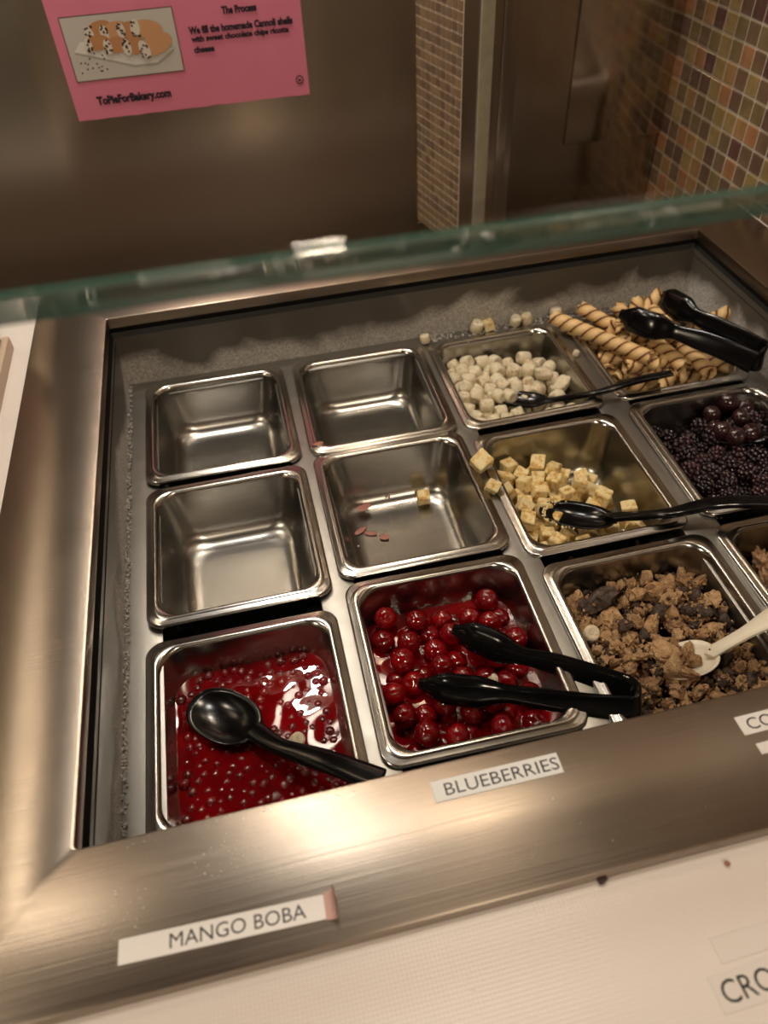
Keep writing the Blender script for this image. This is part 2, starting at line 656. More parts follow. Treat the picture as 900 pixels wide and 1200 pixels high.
# local x along e, local y along the outward normal
Mx = Matrix(((e.x, nrm.x, 0, p0.x), (e.y, nrm.y, 0, p0.y), (0, 0, 1, 0), (0, 0, 0, 1)))
bed.transform(Mx)
link('reflection_grout_bed', bed, M_sg, pil)
sm = {}
for j in range(32):
    for i in range(NS):
        mt = rt.choice(M_stiles)
        if mt.name not in sm:
            me = box_me('tile', -s_w / 2 + 0.0011, s_w / 2 - 0.0011, 0, 0.002, -SP / 2 + 0.0011, SP / 2 - 0.0011, 0.0004, 1)
            me.transform(Matrix(((e.x, nrm.x, 0, 0), (e.y, nrm.y, 0, 0), (0, 0, 1, 0), (0, 0, 0, 1))))
            me.materials.append(mt)
            sm[mt.name] = me
        c = p0 + e * (s_w * (i + 0.5)) + Vector((0, 0, SP * (j - 6.5)))
        link('tile', sm[mt.name], None, pil, loc=c)
xa, xb = onY(567, 100, p1.y).x - 0.0085, onY(567, 100, p1.y).x + 0.0085
link('satin_strip', box_me('satin_strip', xa, xb, p1.y - 0.006, p1.y + 0.001, -0.13, PT, 0.002), M_satin, pil, label='pale satin metal edge strip')
xa = onY(590, 100, p1.y).x
link('edge_fold', box_me('edge_fold', xa - 0.005, xa + 0.007, p1.y - 0.003, p1.y + 0.001, -0.13, PT, 0.0012), M_wall, pil)

# ------------------------------------------------------------------ counter
OL, OR, OB, OF = -0.0204, 0.6966, 0.2022, -0.3896        # the well's opening
CL, CRX, CB, CFY = -0.1000, 0.7795, 0.287, -0.4734       # the flange's outer edge
ocx, ocy, ohx, ohy = (OL + OR) / 2, (OB + OF) / 2, (OR - OL) / 2, (OB - OF) / 2
fcx, fcy, fhx, fhy = (CL + CRX) / 2, (CB + CFY) / 2, (CRX - CL) / 2, (CB - CFY) / 2
CT = -0.0095    # white worktop level
ccx, ccy, chx, chy = -0.2, (-0.72 + 0.300) / 2, 0.995, (0.300 + 0.72) / 2
counter = thing('counter', 'white laminate counter that carries the steel cold well', 'counter', (ccx, ccy, FLOORZ))
o = loft('worktop', [rr(ccx, ccy, chx, chy, 0.004, CT - 0.03, 3), rr(ccx, ccy, chx, chy, 0.004, CT - 0.002, 3),
                     rr(ccx, ccy, chx - 0.002, chy - 0.002, 0.003, CT, 3), rr(ocx, ocy, ohx + 0.012, ohy + 0.012, 0.006, CT, 3),
                     rr(ocx, ocy, ohx + 0.012, ohy + 0.012, 0.006, CT - 0.03, 3)], close=True)
o.transform(Matrix.Translation((-ccx, -ccy, -FLOORZ)))
link('worktop', o, M_white, counter)
for nm, a in (('front_panel', (-1.18, 0.79, -0.70, -0.68)), ('end_panel', (-1.18, -1.16, -0.68, 0.29)),
              ('rear_panel', (-1.16, 0.76, 0.27, 0.29)), ('end_panel', (0.76, 0.78, -0.68, 0.29))):
    b = box_me(nm, a[0], a[1], a[2], a[3], FLOORZ, CT - 0.03)
    b.transform(Matrix.Translation((-ccx, -ccy, -FLOORZ)))
    link(nm, b, M_white, counter)
sh = link('back_shelf', box_me('back_shelf', -1.6, WX - 0.001, 0.302, WY - 0.0005, -0.16, -0.14, 0.0015), M_shelf, None,
          'polished steel shelf in the gap behind the cold well', 'shelf')

# ------------------------------------------------------------------ cold well
DP = 0.0818
well = thing('cold_well', 'stainless drop-in cold well with frosted liner holding rows of topping pans', 'cold well', (ocx, ocy, CT))
WO = Matrix.Translation((-ocx, -ocy, -CT))


def wpart(name, me, m_, label=None):
    me.transform(WO)
    return link(name, me, m_, well, label)


wpart('flange', loft('flange', [
    rr(fcx, fcy, fhx, fhy, 0.004, CT, 3), rr(fcx, fcy, fhx, fhy, 0.004, -0.0028, 3),
    rr(fcx, fcy, fhx - 0.0008, fhy - 0.0008, 0.004, -0.0010, 3), rr(fcx, fcy, fhx - 0.0028, fhy - 0.0028, 0.004, 0.0, 3),
    rr(ocx, ocy, ohx + 0.0022, ohy + 0.0022, 0.004, 0.0, 3), rr(ocx, ocy, ohx + 0.0006, ohy + 0.0006, 0.003, -0.0006, 3),
    rr(ocx, ocy, ohx, ohy, 0.003, -0.0022, 3), rr(ocx, ocy, ohx, ohy, 0.003, -0.0125, 3),
    rr(ocx, ocy, ohx + 0.006, ohy + 0.006, 0.003, -0.0125, 3), rr(ocx, ocy, ohx + 0.006, ohy + 0.006, 0.003, CT, 3)],
    smooth=0.5), M_flange)
wpart('gasket', loft('gasket', [rr(ocx, ocy, ohx + 0.003, ohy + 0.003, 0.003, -0.0120, 3), rr(ocx, ocy, ohx + 0.0012, ohy + 0.0012, 0.003, -0.0126, 3),
                                rr(ocx, ocy, ohx + 0.003, ohy + 0.003, 0.003, -0.020, 3), rr(ocx, ocy, ohx - 0.0018, ohy - 0.0018, 0.003, -0.0300, 3),
                                rr(ocx, ocy, ohx - 0.0012, ohy - 0.0012, 0.003, -0.0322, 3), rr(ocx, ocy, ohx + 0.004, ohy + 0.004, 0.003, -0.0325, 3)]), M_gasket, 'black rubber gasket')
LX0, LX1, LY0, LY1 = -0.0192, 0.6950, -0.3945, 0.1970
z1, z0 = -0.0225, -0.30


def liner(name, a, b):
    """one liner sheet, subdivided with a frost-rough face"""
    a, b = Vector(a), Vector(b)
    nx, nz = 60, 18
    v, f = [], []
    for j in range(nz + 1):
        z = z1 + (-0.092 - z1) * j / nz
        for i in range(nx + 1):
            p = a.lerp(b, i / nx)
            v.append((p.x, p.y, z))
    for j in range(nz):
        for i in range(nx):
            q = j * (nx + 1) + i
            f.append((q, q + 1, q + nx + 2, q + nx + 1))
    n = len(v)
    v += [(a.x, a.y, -0.092), (b.x, b.y, -0.092), (b.x, b.y, z0), (a.x, a.y, z0)]
    f.append((n, n + 1, n + 2, n + 3))
    me = mesh(name, v, f)
    # liner material reads world-like heights: keep object z = world z
    return link(name, me, M_liner, well)


for nm, a, b in (('liner_panel', (LX0, LY1, 0), (LX1, LY1, 0)), ('liner_panel', (LX0, LY0, 0), (LX0, LY1, 0)),
                 ('liner_panel', (LX1, LY1, 0), (LX1, LY0, 0)), ('liner_panel', (LX1, LY0, 0), (LX0, LY0, 0))):
    o = liner(nm, a, b)
    o.location = (-ocx, -ocy, -CT)
wpart('well_floor', box_me('well_floor', LX0, LX1, LY0, LY1, z0 - 0.01, z0), M_dark)
BT = -DP - 0.0046
for x0, x1 in ((0.150, 0.183), (0.3215, 0.353), (0.492, 0.529)):
    wpart('adapter_bar', box_me('adapter_bar', x0, x1, LY0, LY1, BT - 0.018, BT, 0.002), M_bar)
wpart('ledge', box_me('ledge', LX0, 0.013, LY0, LY1, BT - 0.003, BT, 0.001), M_bar)
wpart('ledge', box_me('ledge', 0.667, LX1, LY0, LY1, BT - 0.003, BT, 0.001), M_bar)
wpart('ledge', box_me('ledge', LX0, LX1, 0.166, LY1, BT - 0.004, BT - 0.0005, 0.001), M_bar)
wpart('ledge', box_me('ledge', LX0, LX1, LY0, -0.352, BT - 0.004, BT - 0.0005, 0.001), M_bar)

# ------------------------------------------------------------------ pans
HX, HY = 0.081, 0.088
rim_prof = [(0.0008, -0.0046, 0.015), (0.0, -0.0040, 0.015), (0.0, -0.0014, 0.015), (0.0006, -0.0004, 0.015), (0.0018, 0.0, 0.014),
            (0.0052, 0.0, 0.014), (0.0058, 0.0003, 0.014), (0.0066, 0.0007, 0.015), (0.0080, 0.0009, 0.016), (0.0094, 0.0005, 0.018),
            (0.0104, -0.0006, 0.020), (0.0110, -0.003, 0.022)]
body_prof = [(0.0110, -0.003, 0.022), (0.0116, -0.007, 0.022), (0.0150, -0.030, 0.023), (0.0172, -0.0455, 0.024), (0.0186, -0.0525, 0.025),
             (0.0215, -0.0582, 0.026), (0.0262, -0.0625, 0.027), (0.0325, -0.0647, 0.027), (0.0390, -0.0652, 0.025)]
rim_me = loft('pan_rim', [rr(0, 0, HX - i, HY - i, r, z, 8) for i, z, r in rim_prof], smooth=1.3)
body_me = loft('pan_body', [rr(0, 0, HX - i, HY - i, r, z, 8) for i, z, r in body_prof], cap_last=True, smooth=1.3)
PANS = {
    'A': (0.0817, 0.0916, 0.002, -0.0023, -0.0042, -0.010, 'clean empty steel pan in the well corner against the frosted back liner'),
    'B': (0.2533, 0.0935, -0.0002, -0.0094, -0.016, 0.004, 'empty steel pan with a red scrap on its rim beside the white marshmallow bits'),
    'C': (0.4216, 0.0910, -0.0010, 0.0021, -0.010, 0.010, 'steel pan of white mini marshmallow bits'),
    'D': (0.5990, 0.0930, 0.0, 0.002, 0.0, 0.0, 'steel pan filled with striped wafer rolls'),
    'M1': (0.0819, -0.0922, 0.0030, -0.0003, -0.0077, -0.0025, 'clean empty steel pan between another empty pan and the red boba pan'),
    'M2': (0.2519, -0.0800, 0.0006, -0.0075, -0.020, 0.0050, 'steel pan holding only one stray yellow cake cube and pink shavings'),
    'M3': (0.4219, -0.0960, -0.0010, 0.0049, 0.0047, -0.006, 'steel pan of yellow cake cubes'),
    'M4': (0.5984, -0.0921, 0.0016, -0.0109, 0.0061, 0.006, 'steel pan of dark blackberries'),
    'F1': (0.0795, -0.2795, -0.0012, -0.0040, -0.0039, -0.006, 'steel pan of red boba in syrup'),
    'F2': (0.2513, -0.2620, 0.0006, -0.0150, 0.0150, -0.003, 'steel pan of red cherries in syrup'),
    'F3': (0.4251, -0.2838, 0.0014, -0.0026, 0.0049, 0.008, 'steel pan of crumbled brown cookie and chocolate chunks'),
    'F4': (0.5964, -0.2780, 0.0, 0.0017, -0.0035, 0.003, 'steel pan of walnut pieces'),
}
PO = {}
for k, (x, y, z, yaw, tx, ty, lab) in PANS.items():
    t = thing('food_pan', lab, 'food pan', (x, y, -DP + z), (tx, -ty, yaw), 'steel pans set in the cold well')
    link('rim', rim_me, M_rim, t)
    link('body', body_me, M_pan, t)
    PO[k] = Vector((x, y, -DP + z))


# ------------------------------------------------------------------ piles
def hw(z):
    """inner half sizes of a pan at local height z"""
    pr = [(i, zz) for i, zz, _ in body_prof]
    for (i0, za), (i1, zb) in zip(pr, pr[1:]):
        if z >= zb:
            k = (za - z) / (za - zb)
            i = i0 + (i1 - i0) * max(0, min(1, k))
            return HX - i, HY - i
    return HX - pr[-1][0], HY - pr[-1][0]


def pile(n, radii, seed, pref=None, tries=26, zmax=0.0, packing=0.82):
    """drop spheres into a pan (local coords); pref(x,y) is an extra height penalty in metres"""
    r_ = random.Random(seed)
    out = []
    for q in range(n):
        r = radii(r_, q)
        best = None
        for _ in range(tries):
            x = r_.uniform(-0.066, 0.066)
            y = r_.uniform(-0.073, 0.073)
            z = -0.065 + r * 0.9
            for (X, Y, Z, Rr) in out:
                d2 = (x - X) ** 2 + (y - Y) ** 2
                s = (r + Rr) * packing
                if d2 < s * s:
                    z = max(z, Z + math.sqrt(s * s - d2))
            hx, hy = hw(max(z - r * 0.5, -0.065))
            lim = 0.55 * r if z < -0.05 else 0.85 * r
            if abs(x) > hx - lim or abs(y) > hy - lim:
                continue
            if z + r > zmax:
                continue
            c = z + (pref(x, y) if pref else 0)
            if best is None or c < best[0]:
                best = (c, x, y, z)
        if best:
            out.append((best[1], best[2], best[3], r))
    return out


def clear_of(p, r, c, e, a, b, zmin):
    """True when a piece at world p stays clear of a spoon bowl (centre c, axis e, half sizes a, b) above zmin"""
    e = Vector((e.x, e.y, 0)).normalized()
    d = p - c
    u, v_ = d.dot(e), d.dot(Vector((-e.y, e.x, 0)))
    return (u / (a + r * 0.4)) ** 2 + (v_ / (b + r * 0.4)) ** 2 > 1 or p.z + r * 0.5 < zmin


def rrot(r_):
    return (r_.uniform(0, 6.28), r_.uniform(0, 6.28), r_.uniform(0, 6.28))


# --- C: marshmallow bits
M_mallow = mat('marshmallow', (0.72, 0.65, 0.50), 0.75, Subsurface_Weight=0.15, Subsurface_Scale=0.004)
noise_color(M_mallow, [(0.28, (0.38, 0.29, 0.17)), (0.42, (0.66, 0.575, 0.40)), (0.7, (0.78, 0.70, 0.53))], 2.2, 5, per_object=0.12)
bump(M_mallow, 6, 0.6, 0.0012)


def mallow_me(seed):
    r_ = random.Random(seed)
    rings = []
    hh = r_.uniform(0.75, 1.05)
    for rad, z in ((0.45, -hh * 0.86), (0.72, -hh), (0.93, -hh * 0.82), (1.0, -hh * 0.3), (1.0, hh * 0.3), (0.93, hh * 0.82), (0.72, hh), (0.45, hh * 0.86)):
        rings.append([(rad * math.cos(a) * (1 + 0.09 * noise.noise(Vector((math.cos(a) * 2, math.sin(a) * 2, z * 2 + seed)))),
                       rad * math.sin(a) * (1 + 0.09 * noise.noise(Vector((math.cos(a) * 2 + 9, math.sin(a) * 2, z * 2 + seed)))), z)
                      for a in [2 * PI * i / 12 for i in range(12)]])
    return loft('mallow', rings, True, True, 0)


mallows = [mallow_me(i * 3.7) for i in range(5)]
prefC = lambda x, y: 0.34 * max(0, x + 0.01 + 0.45 * y) + max(0, y - 0.05) * 0.8
for i, (x, y, z, r) in enumerate(pile(190, lambda q, k: q.uniform(0.0078, 0.0090), 3, prefC, 22, -0.012, 0.86)):
    s = r * 0.98
    if not clear_of(PO['C'] + Vector((x, y, z)), r, onZ(612, 466, -DP - 0.019), onZ(700, 460, -DP) - onZ(612, 466, -DP), 0.031, 0.017, -DP - 0.026):
        continue
    o = link('marshmallow_bit', mallows[i % 5], M_mallow, None, 'small dusty white marshmallow bit in its steel pan', 'marshmallow',
             'marshmallow bits in the pan', loc=PO['C'] + Vector((x, y, z)), rot=rrot(rnd))
    o.scale = (s, s, s)
flake_me = blob('flake', 5, 3, 0.35, 1.5, (1.5, 0.9, 0.6), 4, 0.08)
for px, py, z, s in ((636, 437, -0.098, 0.0125), (657, 451, -0.104, 0.0115)):
    o = link('white_candy_chunk', flake_me, M_mallow, None, 'larger broken white chunk lying on the marshmallow bits', 'candy',
             'broken white chunks on the marshmallow bits', loc=onZ(px, py, z), rot=(0.3, 0.4, px))
    o.scale = (s, s, s)

# --- M3: cake cubes
M_cake = mat('cake', (0.75, 0.56, 0.25), 0.7, Subsurface_Weight=0.1, Subsurface_Scale=0.004)
noise_color(M_cake, [(0.32, (0.46, 0.25, 0.06)), (0.43, (0.74, 0.50, 0.18)), (0.52, (0.84, 0.69, 0.36)), (0.75, (0.86, 0.76, 0.50))], 1.3, 6, per_object=0.06)
bump(M_cake, 7, 0.7, 0.0016)


def cube_me(seed):
    r_ = random.Random(seed)
    bm = bmesh.new()
    bmesh.ops.create_cube(bm, size=2)
    for v in bm.verts:
        v.co = Vector((v.co.x * r_.uniform(0.85, 1.08), v.co.y * r_.uniform(0.85, 1.08), v.co.z * r_.uniform(0.8, 1.05)))
    bmesh.ops.bevel(bm, geom=list(bm.edges), offset=0.10, segments=2, affect='EDGES')
    bmesh.ops.subdivide_edges(bm, edges=list(bm.edges), cuts=1, use_grid_fill=True)
    for v in bm.verts:
        v.co *= 1 + 0.06 * noise.noise(v.co * 1.7 + Vector((seed, 0, 0)))
    me = bpy.data.meshes.new('cube')
    bm.to_mesh(me)
    bm.free()
    return smooth_by_angle(me, 0.35)


cubes = [cube_me(i * 5.1) for i in range(6)]
prefM3 = lambda x, y: 0.8 * max(0, x - 0.004 + 0.55 * y) + max(0, y - 0.035) * 0.7
for i, (x, y, z, r) in enumerate(pile(100, lambda q, k: q.uniform(0.0086, 0.0102), 8, prefM3, 22, -0.012, 0.86)):
    s = r * 0.80
    if not clear_of(PO['M3'] + Vector((x, y, z)), r, onZ(676, 602, -DP - 0.017), onZ(780, 602, -DP) - onZ(676, 602, -DP), 0.037, 0.020, -DP - 0.026):
        continue
    o = link('cake_cube', cubes[i % 6], M_cake, None, 'toasted yellow cake cube in its steel pan', 'cake cube',
             'cake cubes in the pan', loc=PO['M3'] + Vector((x, y, z)), rot=rrot(rnd))
    o.scale = (s, s, s)
for px, py, z, s, lab in ((564, 541, -DP + 0.010, 0.0088, 'toasted cake cube resting on the rim of the cake cube pan'),
                          (577, 570, -DP + 0.004, 0.0062, 'small cake cube wedged between two pan rims'),
                          (496, 583, -0.137, 0.0068, 'lone yellow cake cube in the nearly empty pan')):
    o = link('cake_cube', cubes[int(px) % 6], M_cake, None, lab, 'cake cube', loc=onZ(px, py, z),
             rot=(0.15, 0.1, 0.1) if px == 496 else (0.4, 0.35, 0.5 + px))
    o.scale = (s, s, s * 0.9)
    if px == 496:
        o.rotation_euler = (0.12, 0.0, -0.08)


def crumbs(name, label, pts, m_, rng, seed, kind='stuff'):
    """many tiny crumbs joined into one object"""
    r_ = random.Random(seed)
    v, f = [], []
    for p in pts:
        s = r_.uniform(*rng)
        n = len(v)
        R_ = Matrix.Rotation(r_.uniform(0, 6.3), 3, Vector((r_.gauss(0, 1), r_.gauss(0, 1), r_.gauss(0, 1))).normalized())
        for d in ((1, 0, 0), (-1, 0, 0), (0, 1, 0), (0, -1, 0), (0, 0, 1), (0, 0, -1)):
            d = R_ @ Vector(d)
            v.append(Vector(p) + d * s * r_.uniform(0.6, 1.3))
        for t in ((0, 2, 4), (2, 1, 4), (1, 3, 4), (3, 0, 4), (2, 0, 5), (1, 2, 5), (3, 1, 5), (0, 3, 5)):
            f.append(tuple(n + k for k in t))
    return link(name, mesh(name, v, f, False), m_, None, label, 'crumbs', kind=kind)


r_ = random.Random(4)
crumbs('cake_crumbs', 'fine yellow crumbs scattered on the floor of the cake cube pan',
       [PO['M3'] + Vector((r_.uniform(-0.03, 0.048), r_.uniform(-0.05, 0.05), -0.0645)) for _ in range(160)], M_cake, (0.0005, 0.0014), 1)
crumbs('cake_crumbs', 'few pale crumbs on the floor of the nearly empty pan',
       [onZ(a, b, -0.1455) for a, b in ((528, 606), (531, 621), (543, 627), (545, 629), (470, 590), (420, 640), (455, 583), (477, 582), (541, 624))], M_mallow, (0.0006, 0.0015), 2)

# pink shavings in the nearly empty pan
M_pk = mat('pink_shaving', (0.33, 0.10, 0.075), 0.5)
noise_color(M_pk, [(0.35, (0.30, 0.085, 0.06)), (0.6, (0.42, 0.18, 0.13)), (0.75, (0.75, 0.66, 0.58))], 70)
for px, py, z, sx, sy, a in ((427, 594, -0.1365, 0.008, 0.0045, 0.2), (422, 622, -0.1455, 0.008, 0.003, 0.5), (434, 625, -0.1455, 0.007, 0.0028, -0.4),
                             (451, 629, -0.1445, 0.005, 0.004, 0.1), (456, 582, -0.130, 0.003, 0.0012, 1.2)):
    o = link('candy_shaving', blob('shaving', int(px), 3, 0.4, 1.3, (1, 1, 0.4)), M_pk, None, 'pinkish candy shaving on the floor of the nearly empty pan',
             'shaving', 'pink shavings in the nearly empty pan', loc=onZ(px, py, z), rot=(0, 0, a))
    o.scale = (sx, sy, 0.0016)
o = link('candy_shaving', blob('shaving', 77, 3, 0.3, 1.2, (1, 1, 0.5)), M_pk, None, 'red candy scrap stuck on the rim of an empty pan', 'shaving',
         loc=onZ(373, 520, -DP + 0.0015), rot=(0, 0, 0.1))
o.scale = (0.0055, 0.003, 0.0018)

# --- stray bits on the back ledge and bars
ST = [(498, 397, 0.0062, 'm'), (557, 380, 0.0082, 'm'), (570, 377, 0.0066, 'c'), (601, 371, 0.0072, 'm'), (615, 370, 0.0072, 'm'), (650, 366, 0.0076, 'm'),
      (675, 414, 0.0038, 'm'), (691, 742, 0.0075, 'm3')]
LABS = ['small stray marshmallow bit on the back ledge behind the empty pan', 'stray marshmallow bit on the back ledge touching a small tan cube',
        'small tan cube on the back ledge touching a marshmallow bit', 'yellowish stray marshmallow bit on the back ledge beside a cracked one',
        'cracked stray marshmallow bit on the back ledge', 'stray marshmallow bit on the back ledge under a wafer roll end',
        'tiny white crumb on the bar beside the wafer roll pan', 'single white marshmallow bit among the cookie crumble']
for (px, py, s, k), lab in zip(ST, LABS):
    if k == 'm3':
        p = onZ(px, py, -DP - 0.018)
    else:
        p = onZ(px, py, BT + s * 0.95)
        p.y = min(p.y, LY1 - s * 1.15)
    o = link('marshmallow_bit', cubes[1] if k == 'c' else mallows[int(px) % 5], M_cake if k == 'c' else M_mallow, None, lab, 'marshmallow', loc=p,
             rot=(0.25 if k != 'm3' else 0.6, 0.2, px * 0.7))
    o.scale = (s, s, s)
r_ = random.Random(9)
crumbs('frost_crumbs', 'white frost crumbs along the back ledge of the well',
       [(r_.uniform(0.35, 0.66), r_.uniform(0.180, 0.195), BT + 0.0012) for _ in range(380)],
       mat('frost_white', (0.62, 0.60, 0.58), 0.8), (0.0005, 0.0014), 5)
r_ = random.Random(10)
crumbs('frost_crumbs', 'grey frost crust along the foot of the left liner',
       [(LX0 + r_.uniform(0.0, 0.004), r_.uniform(-0.385, 0.19), BT + r_.uniform(0.0, 0.004)) for _ in range(500)],
       mat('frost_grey', (0.36, 0.34, 0.32), 0.8), (0.0006, 0.0018), 6)

# --- F1: red boba
M_syrup = mat('red_syrup', (0.22, 0.004, 0.010), 0.02, spec=0.5, Coat_Weight=0.6, Coat_Roughness=0.02)
noise_color(M_syrup, [(0.3, (0.06, 0.0004, 0.0014)), (0.5, (0.16, 0.0009, 0.003)), (0.72, (0.25, 0.002, 0.005))], 22)
M_boba = mat('boba', (0.30, 0.006, 0.012), 0.03, Subsurface_Weight=0.2, Subsurface_Scale=0.004, Coat_Weight=0.5)
noise_color(M_boba, [(0.3, (0.06, 0.0004, 0.0014)), (0.5, (0.16, 0.0009, 0.003)), (0.72, (0.25, 0.002, 0.005))], 22)


def pool(k, zl, m_, name, lab, wave=0.0006, seed=0):
    hx, hy = hw(zl)
    hx += 0.0012
    hy += 0.0012
    nx, ny = 60, 66
    bm = bmesh.new()
    vv = []
    for j in range(ny + 1):
        for i in range(nx + 1):
            x, y = -hx + 2 * hx * i / nx, -hy + 2 * hy * j / ny
            # keep to the rounded corners of the pan
            R = 0.022
            qx, qy = abs(x) - (hx - R), abs(y) - (hy - R)
            if qx > 0 and qy > 0:
                d = math.hypot(qx, qy)
                if d > R:
                    x = math.copysign(hx - R + qx / d * R, x)
                    y = math.copysign(hy - R + qy / d * R, y)
            z = zl + wave * noise.noise(Vector((x * 55 + seed, y * 55, 0.3))) * 2
            vv.append(bm.verts.new((x, y, z)))
    for j in range(ny):
        for i in range(nx):
            q = j * (nx + 1) + i
            bm.faces.new((vv[q], vv[q + 1], vv[q + nx + 2], vv[q + nx + 1]))
    me = bpy.data.meshes.new(name)
    bm.to_mesh(me)
    bm.free()
    for p in me.polygons:
        p.use_smooth = True
    return link(name, me, m_, None, lab, 'syrup', loc=PO[k], kind='stuff')


ZB = -0.0355
pool('F1', ZB, M_syrup, 'red_syrup', 'glossy dark red syrup filling the boba pan', 0.00028, 3)
r_ = random.Random(21)
v, f = [], []
unit = bmesh.new()
bmesh.ops.create_icosphere(unit, subdivisions=2, radius=1)
uv_ = [x.co.copy() for x in unit.verts]
uf_ = [tuple(x.index for x in p.verts) for p in unit.faces]
unit.free()
hx, hy = hw(ZB)
pts = []
while len(pts) < 190:
    x, y = r_.uniform(-hx + 0.004, hx - 0.004), r_.uniform(-hy + 0.004, hy - 0.004)
    if abs(x) > hx - 0.018 and abs(y) > hy - 0.018:
        continue
    edge = max(abs(x) / hx, abs(y) / hy)
    mid = math.hypot(x - 0.018, y - 0.012)
    if r_.random() > (0.28 + 0.7 * edge ** 3 if mid > 0.03 else 0.15):
        continue
    if all((x - a) ** 2 + (y - b) ** 2 > 0.0062 ** 2 for a, b in pts):
        pts.append((x, y))
    else:
        if r_.random() < 0.004:
            break
for x, y in pts:
    rad = r_.uniform(0.0042, 0.0056)
    edge = max(abs(x) / hx, abs(y) / hy)
    z = ZB - rad * r_.uniform(0.55, 0.94) + (0.0022 if edge > 0.9 else 0)
    n = len(v)
    v += [Vector((x, y, z)) + u * rad for u in uv_]
    f += [tuple(n + k for k in t) for t in uf_]
link('boba_pearls', mesh('boba_pearls', v, f), M_boba, None, 'tiny glossy red boba pearls floating in the syrup', 'boba', kind='stuff', loc=PO['F1'])
o = link('marshmallow_bit', mallows[2], M_mallow, None, 'stray cream marshmallow bit half sunk in the red boba', 'marshmallow',
         loc=onZ(348, 868, -DP + ZB + 0.002), rot=(0.5, 0.3, 1))
o.scale = (0.0062, 0.0062, 0.0055)

# --- F2: cherries
M_cherry = mat('cherry', (0.34, 0.003, 0.006), 0.045, Subsurface_Weight=0.12, Subsurface_Scale=0.004, Coat_Weight=0.3, Coat_Roughness=0.02)
noise_color(M_cherry, [(0.3, (0.11, 0.0005, 0.0018)), (0.7, (0.25, 0.0014, 0.0035))], 1.5, per_object=0.25)


def cherry_me(seed):
    bm = bmesh.new()
    bmesh.ops.create_uvsphere(bm, u_segments=24, v_segments=16, radius=1)
    for v_ in bm.verts:
        d = v_.co.copy()
        th = math.acos(max(-1, min(1, d.z)))
        r = 1 - 0.22 * math.exp(-(th / 0.33) ** 2)       # dimple of the pitted end
        v_.co = d * r * (1 + 0.05 * noise.noise(d * 1.5 + Vector((seed, 0, 0))))
        v_.co.z *= 0.93
    me = bpy.data.meshes.new('cherry')
    bm.to_mesh(me)
    bm.free()
    for p in me.polygons:
        p.use_smooth = True
    return me


cher = [cherry_me(i * 7.3) for i in range(4)]
prefF2 = lambda x, y: 0.12 * max(0, x) + 0.06 * max(0, -y) + (0.02 if math.hypot(x - 0.035, y + 0.01) < 0.03 else 0)
for i, (x, y, z, r) in enumerate(pile(98, lambda q, k: q.uniform(0.0098, 0.0112), 14, prefF2, 60, -0.013, 0.92)):
    o = link('cherry', cher[i % 4], M_cherry, None, 'glossy red cherry heaped in the syrup pan', 'cherry', 'cherries in the pan',
             loc=PO['F2'] + Vector((x, y, z)), rot=rrot(rnd))
    o.scale = (r, r, r)
ZC = -0.0365
pool('F2', ZC, M_syrup, 'cherry_syrup', 'dark red syrup around the cherries', 0.0004, 8)
o = link('popcorn_bit', blob('popcorn', 3, 3, 0.5, 2.2, (1, 1, 0.8), 0, 0.1), M_mallow, None, 'small pale crumb lying between the tong arms on the cherries', 'crumb',
         loc=onZ(578, 798, -DP - 0.022), rot=(0, 0, 0.4))
o.scale = (0.007, 0.0045, 0.004)

# --- F3: cookie crumble
M_cookie = mat('cookie_chunk', (0.34, 0.20, 0.105), 0.85)
noise_color(M_cookie, [(0.22, (0.15, 0.080, 0.042)), (0.38, (0.37, 0.21, 0.10)), (0.58, (0.50, 0.31, 0.155)), (0.8, (0.58, 0.41, 0.245))], 1.8, 8, per_object=0.30)
bump(M_cookie, 6, 1.0, 0.002)
M_choc = mat('choc_chunk', (0.085, 0.055, 0.042), 0.55)
noise_color(M_choc, [(0.3, (0.032, 0.019, 0.014)), (0.6, (0.095, 0.062, 0.047)), (0.8, (0.21, 0.16, 0.125))], 2.4, 8)
bump(M_choc, 6, 0.9, 0.002)
chunks = [blob('chunk', 40 + i, 3, 0.55, 1.9, (1.25, 0.95, 0.75), 6, 0.22, i % 3 == 0) for i in range(9)]
sizes = lambda q, k: q.choice([0.0145, 0.0120, 0.0105]) if k > 205 and q.random() < 0.34 else q.uniform(0.0042, 0.0078) if k > 90 else q.uniform(0.009, 0.0125)
F3P = []
for i, (x, y, z, r) in enumerate(pile(300, sizes, 31, lambda x, y: 0.14 * max(0, y) + 0.05 * max(0, -x), 18, -0.006, 0.80)):
    dk = rnd.random() < 0.28
    if not clear_of(PO['F3'] + Vector((x, y, z)), r, onZ(812, 768, -DP - 0.009), onZ(880, 738, -DP) - onZ(806, 772, -DP), 0.020, 0.017, -DP - 0.016):
        continue
    o = link('cookie_chunk', chunks[i % 9], M_choc if dk else M_cookie, None,
             'dark chocolate chunk in the cookie crumble' if dk else 'tan crumbly cookie chunk in the cookie crumble', 'cookie chunk',
             'chocolate chunks in the crumble pan' if dk else 'cookie chunks in the crumble pan', loc=PO['F3'] + Vector((x, y, z)), rot=rrot(rnd))
    o.scale = (r, r, r)
    F3P.append((PO['F3'] + Vector((x, y, z)), r))
r_ = random.Random(77)
def dust(n, lo):
    out = []
    while len(out) < n:
        p, r = r_.choice(F3P)
        if p.z < -DP - 0.040:
            continue
        d = Vector((r_.gauss(0, 1), r_.gauss(0, 1), r_.gauss(0, 0.7))).normalized()
        q = p + d * r * r_.uniform(0.75, 1.15)
        if abs(q.x - PO['F3'].x) < 0.064 and abs(q.y - PO['F3'].y) < 0.070:
            out.append(q)
    return out


